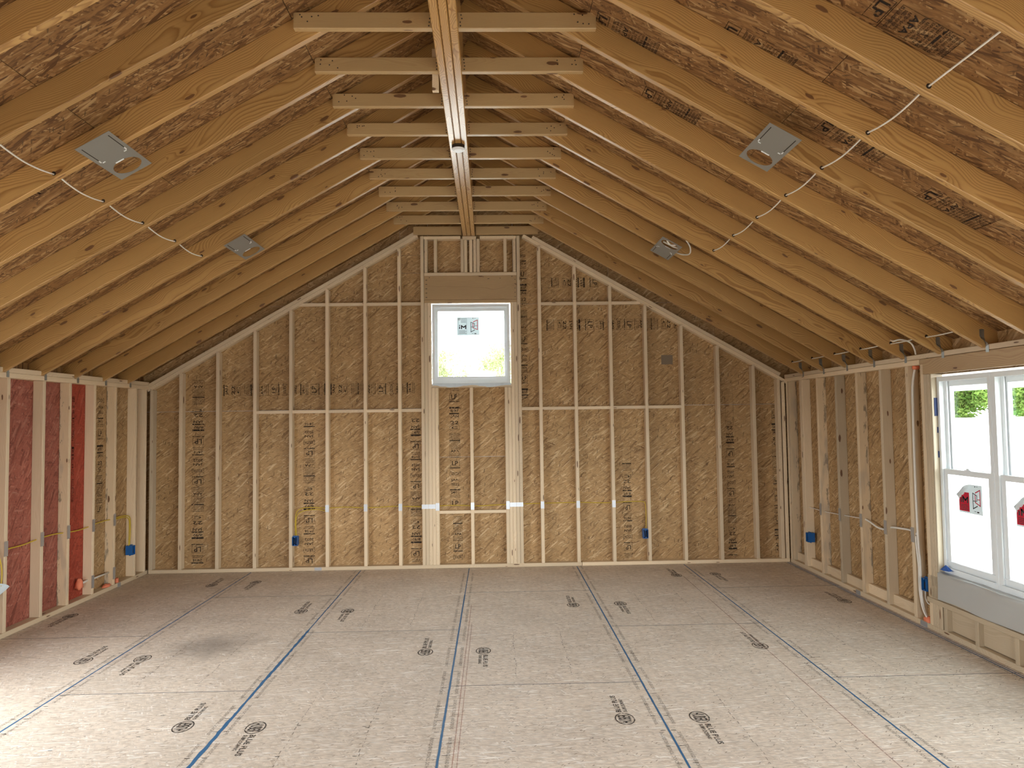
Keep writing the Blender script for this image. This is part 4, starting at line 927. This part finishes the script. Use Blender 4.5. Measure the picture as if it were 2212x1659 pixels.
cable([(1.90, 5.86, cz(1.9, 0.03)), (1.965, 5.93, cz(1.965, 0.0)), (2.00, 6.08, cz(2.0, -0.005)), (1.975, 6.22, cz(1.975, 0.01)), (1.94, 6.3, cz(1.94, 0.03))], M['white_cable'], 'white cable looping out beside the far right steel plate', r=0.006)

# ---- round fixture under the ridge beam
fx = empty('ceiling_fixture', (0.050, 5.47, 3.765), None, 'small round white ceiling fixture under the ridge beam', 'light fixture')
def disc(nm, r0_, za, zb, mt, r1_=None, n=40):
    r1_ = r1_ or r0_; v = [(r0_ * math.cos(2 * math.pi * i / n), r0_ * math.sin(2 * math.pi * i / n), za) for i in range(n)] + [(r1_ * math.cos(2 * math.pi * i / n), r1_ * math.sin(2 * math.pi * i / n), zb) for i in range(n)]
    f = [[i, (i + 1) % n, n + (i + 1) % n, n + i] for i in range(n)] + [list(range(n - 1, -1, -1)), list(range(n, 2 * n))]
    o = bpy.data.objects.new(nm, mesh(nm, v, f)); C.objects.link(o); o.data.materials.append(mt); o.parent = fx; return o
disc('base', 0.050, 0.008, 0.036, M['hole']); disc('collar', 0.047, 0.012, 0.022, M['galv']); disc('trim_ring', 0.048, -0.002, 0.008, M['white'], 0.052); disc('face', 0.038, -0.008, -0.002, M['white'], 0.040)
# cables peeking out beside the beam
cable([(-0.03, 4.62, 4.20), (-0.06, 4.66, 4.05), (-0.065, 4.68, 3.95), (-0.055, 4.70, 3.87)], M['white_cable'], 'white cable hanging beside the ridge beam between two collar ties', r=0.007)
tag(boxobj('wood_offcut', [(-0.056, -0.018, 4.355, 4.393, 3.72, 3.98)], M['stud']), 'short pale wood offcut nailed beside the ridge beam', 'wood block')

# ---- plastic sheet at the left edge
v, f = [], []; n = 12
for i in range(n + 1):
    s = i / n; y = 5.46 + 0.455 * s; h = 0.11 * (1 - s) ** 0.7 + 0.004
    for q in (-1, 1):
        for j in range(5): v.append((XL + 0.016 + 0.006 * math.sin(s * 5) + 0.006 * math.sin(j * 1.5), y, 0.40 + h * (j / 2 - 1)))
        if q == 1:
            for j in range(5): p = v[-5 + j]; v[-5 + j] = (p[0] - 0.0015, p[1], p[2])
for i in range(n):
    for q in range(2):
        for j in range(4): k = i * 10 + q * 5 + j; f.append([k, k + 1, k + 11, k + 10] if q else [k, k + 10, k + 11, k + 1])
tag(link('plastic_sheet', mesh('plastic_sheet', v, f, True), M['sheet']), 'pale blue plastic sheet corner sticking out at the left picture edge', 'plastic sheet')

# ================================================================== OUTSIDE
gm = NT('pale_gravel'); gp_ = gm.n('NewGeometry').outputs['Position']; gn = gm.n('TexNoise', {'Vector': gp_, 'Scale': 3.0, 'Detail': 5.0}).outputs[0]
gm.bsdf(gm.ramp(gn, [(0.3, (0.27, 0.26, 0.24)), (0.7, (0.36, 0.35, 0.33))]), 0.9)
v, f = [], []; NR = 48
for rad, z in ((0.01, -0.45), (58, -0.45), (72, 0.9), (120, 1.1), (220, 1.2)):
    for i in range(NR): v.append((rad * math.cos(2 * math.pi * i / NR), rad * math.sin(2 * math.pi * i / NR) + 4, z))
for k in range(4):
    for i in range(NR): f.append([k * NR + i, (k + 1) * NR + i, (k + 1) * NR + (i + 1) % NR, k * NR + (i + 1) % NR])
link('ground', mesh('ground', v, f), gm.m, None, None, 'structure')
# porch roof along the right side
pr = empty('porch_roof', (5.6, 6, 2.2), None, 'white boarded porch roof outside the side window', 'porch roof')
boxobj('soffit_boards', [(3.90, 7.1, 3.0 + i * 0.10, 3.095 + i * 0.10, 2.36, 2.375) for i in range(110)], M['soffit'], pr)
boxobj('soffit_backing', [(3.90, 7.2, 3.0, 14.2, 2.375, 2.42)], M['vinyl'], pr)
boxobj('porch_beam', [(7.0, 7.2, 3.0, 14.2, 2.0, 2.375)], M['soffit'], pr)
for y in (3.2, 14.0): boxobj('porch_post', [(7.03, 7.17, y - 0.07, y + 0.07, -0.45, 2.0)], M['vinyl'], pr)
stone = plain('pale_stone', (0.62, 0.61, 0.58), 0.9)
random.seed(12)
for i in range(8):
    y = 8.4 + i * 0.42; h = random.uniform(0.16, 0.19); x = 6.9
    v = [(x - .15, y, -.45), (x + .15, y, -.45), (x + .15, y + .405, -.45), (x - .15, y + .405, -.45), (x - .14, y + .01, -.45 + h), (x + .14, y + .01, -.45 + h), (x + .14, y + .395, -.45 + h + random.uniform(-.02, .02)), (x - .14, y + .395, -.45 + h)]
    tag(link('edging_stone', mesh('edging_stone', v, [[3, 2, 1, 0], [4, 5, 6, 7], [0, 1, 5, 4], [1, 2, 6, 5], [2, 3, 7, 6], [3, 0, 4, 7]]), stone), ['nearest', 'second', 'third', 'fourth', 'fifth', 'sixth', 'seventh', 'farthest'][i] + ' pale edging stone in the row along the porch edge', 'stone', 'edging stones along the porch')
# trees
def leafmat(nm, a, b):
    t = NT(nm); r = t.rnd(); g = t.n('NewGeometry').outputs['Random Per Island']
    c = t.mix(g, a, b); d = t.n('BsdfDiffuse', {'Color': c}).outputs[0]; tl = t.n('BsdfTranslucent', {'Color': c}).outputs[0]
    t.t.links.new(t.n('MixShader', {0: 0.35, 1: d, 2: tl}).outputs[0], t.out.inputs[0]); return t.m
M['leaf_pale'] = leafmat('pale_spring_leaves', (0.13, 0.16, 0.06), (0.24, 0.25, 0.13)); M['leaf'] = leafmat('spring_leaves', (0.07, 0.14, 0.028), (0.15, 0.21, 0.05)); M['leaf2'] = leafmat('dark_leaves', (0.05, 0.13, 0.03), (0.13, 0.23, 0.05))
M['bark'] = plain('grey_bark', (0.16, 0.14, 0.12), 0.9)
def crown(seed, n, h, rad, zb, ls=1.0):
    random.seed(seed); v, f = [], []; bl = [(random.gauss(0, rad * .45), random.gauss(0, rad * .45), zb + (h - zb) * random.random() ** 0.8, rad * random.uniform(.3, .55)) for i in range(26)]
    for i in range(n):
        c = random.choice(bl); d = Vector((random.gauss(0, 1), random.gauss(0, 1), random.gauss(0, 1))).normalized() * c[3] * random.random() ** 0.4
        p = Vector(c[:3]) + d; a = Vector((random.gauss(0, 1), random.gauss(0, 1), random.gauss(0, 1))).normalized(); b = a.orthogonal().normalized(); s = random.uniform(.09, .2) * ls
        k = len(v); v += [p - a * s, p + b * s * .6, p + a * s, p - b * s * .6]; f.append([k, k + 1, k + 2, k + 3])
    return mesh('crown', v, f)
def trunk(seed, h):
    random.seed(seed); v, f = tubegeo([(0, 0, -.3), (random.uniform(-.1, .1), 0, h * .3), (random.uniform(-.2, .2), .1, h * .6), (random.uniform(-.3, .3), 0, h * .9)], 0.13, 7)
    for i in range(9):
        a = random.uniform(0, 6.28); z = h * random.uniform(.3, .8); L = h * random.uniform(.15, .3); q, g = tubegeo([(0, 0, z), (math.cos(a) * L * .5, math.sin(a) * L * .5, z + L * .4), (math.cos(a) * L, math.sin(a) * L, z + L)], 0.05, 5)
        k = len(v); v += q; f += [[k + j for j in x] for x in g]
    return mesh('trunk', v, f, True)
cm = [(crown(1, 9000, 9.0, 3.4, 0.2, 2.0), trunk(1, 8.5)), (crown(2, 9000, 8.2, 3.4, 0.2, 2.0), trunk(2, 8)), (crown(3, 3600, 10.5, 2.5, 2.0), trunk(3, 10))]
cm.append((crown(5, 3600, 9.6, 2.6, 1.0), trunk(5, 9.2)))
for i, (a, b) in enumerate(cm): a.materials.append(M['leaf' if i < 2 else 'leaf_pale']); b.materials.append(M['bark'])
cd = cm[1][0].copy(); cd.materials.clear(); cd.materials.append(M['leaf2'])
def tree(x, y, s, kind, label, grp, dark=False):
    r = empty('tree', (x, y, -0.2), None, label, 'tree', grp); r.scale = (s, s, s); r.rotation_euler = (0, 0, random.uniform(0, 6.28))
    for nm, me in (('crown', cd if dark else cm[kind][0]), ('trunk', cm[kind][1])):
        o = bpy.data.objects.new(nm, me); C.objects.link(o); o.parent = r
random.seed(77)
names = ['leftmost', 'second from the left', 'third from the left', 'fourth from the left', 'fifth from the left', 'sixth from the left']
for i in range(6):
    tree(0.3 + (0.37 + i * 0.1) * 86, 86, 0.85, i % 2, f'bright green leafy tree beyond the side window, {names[i]} in the front row', 'front trees beyond the side window')
    tree(0.3 + (0.42 + i * 0.115) * 104, 104, 1.0, (i + 1) % 2, f'darker green tree behind the front row beyond the side window, {names[i]}', 'rear trees beyond the side window', True)
for i in range(5):
    tree(-13.6 + i * 7.4, 84, (0.98, 0.9, 0.95, 0.86, 0.95)[i], 2 if i % 2 else 3, f'pale sparse spring tree outside the far window, {names[i]}', 'trees beyond the far window')
    tree(-15 + i * 8.4, 102, 1.15, 3 if i % 2 else 2, f'tall thin crowned tree behind the others outside the far window, {names[i]}', 'rear trees beyond the far window')
hs = empty('outbuilding', (-0.6, 60, -0.45), None, 'white outbuilding among the trees outside the far window', 'building')
boxobj('wall', [(-1.75, 0.50, 60, 63, -0.45, 5.55)], M['vinyl'], hs)
v = [(-1.85, 59.8, 5.55), (0.6, 59.8, 5.55), (-0.62, 59.8, 5.70), (-1.85, 63.2, 5.55), (0.6, 63.2, 5.55), (-0.62, 63.2, 5.70)]
link('roof', mesh('roof', v, [[0, 1, 2], [5, 4, 3], [0, 2, 5, 3], [2, 1, 4, 5], [1, 0, 3, 4]]), M['vinyl'], hs)

# daylight portals at the openings
portal('portal_bay', (0.0, YB - 0.05, 1.08), (math.radians(90), 0, 0), 1.8, 2.15)
portal('portal_far_window', (0.05, 8.36, 2.55), (math.radians(-90), 0, 0), 0.85, 0.9)
portal('portal_side_window', (3.84, 4.24, 1.2), (0, math.radians(90), 0), 1.5, 2.5)
portal('portal_side_opening', (3.80, 0.65, 1.2), (0, math.radians(90), 0), 1.5, 2.5)
portal('portal_left_bank', (-3.72, 3.6, 1.365), (0, math.radians(-90), 0), 1.23, 2.0)
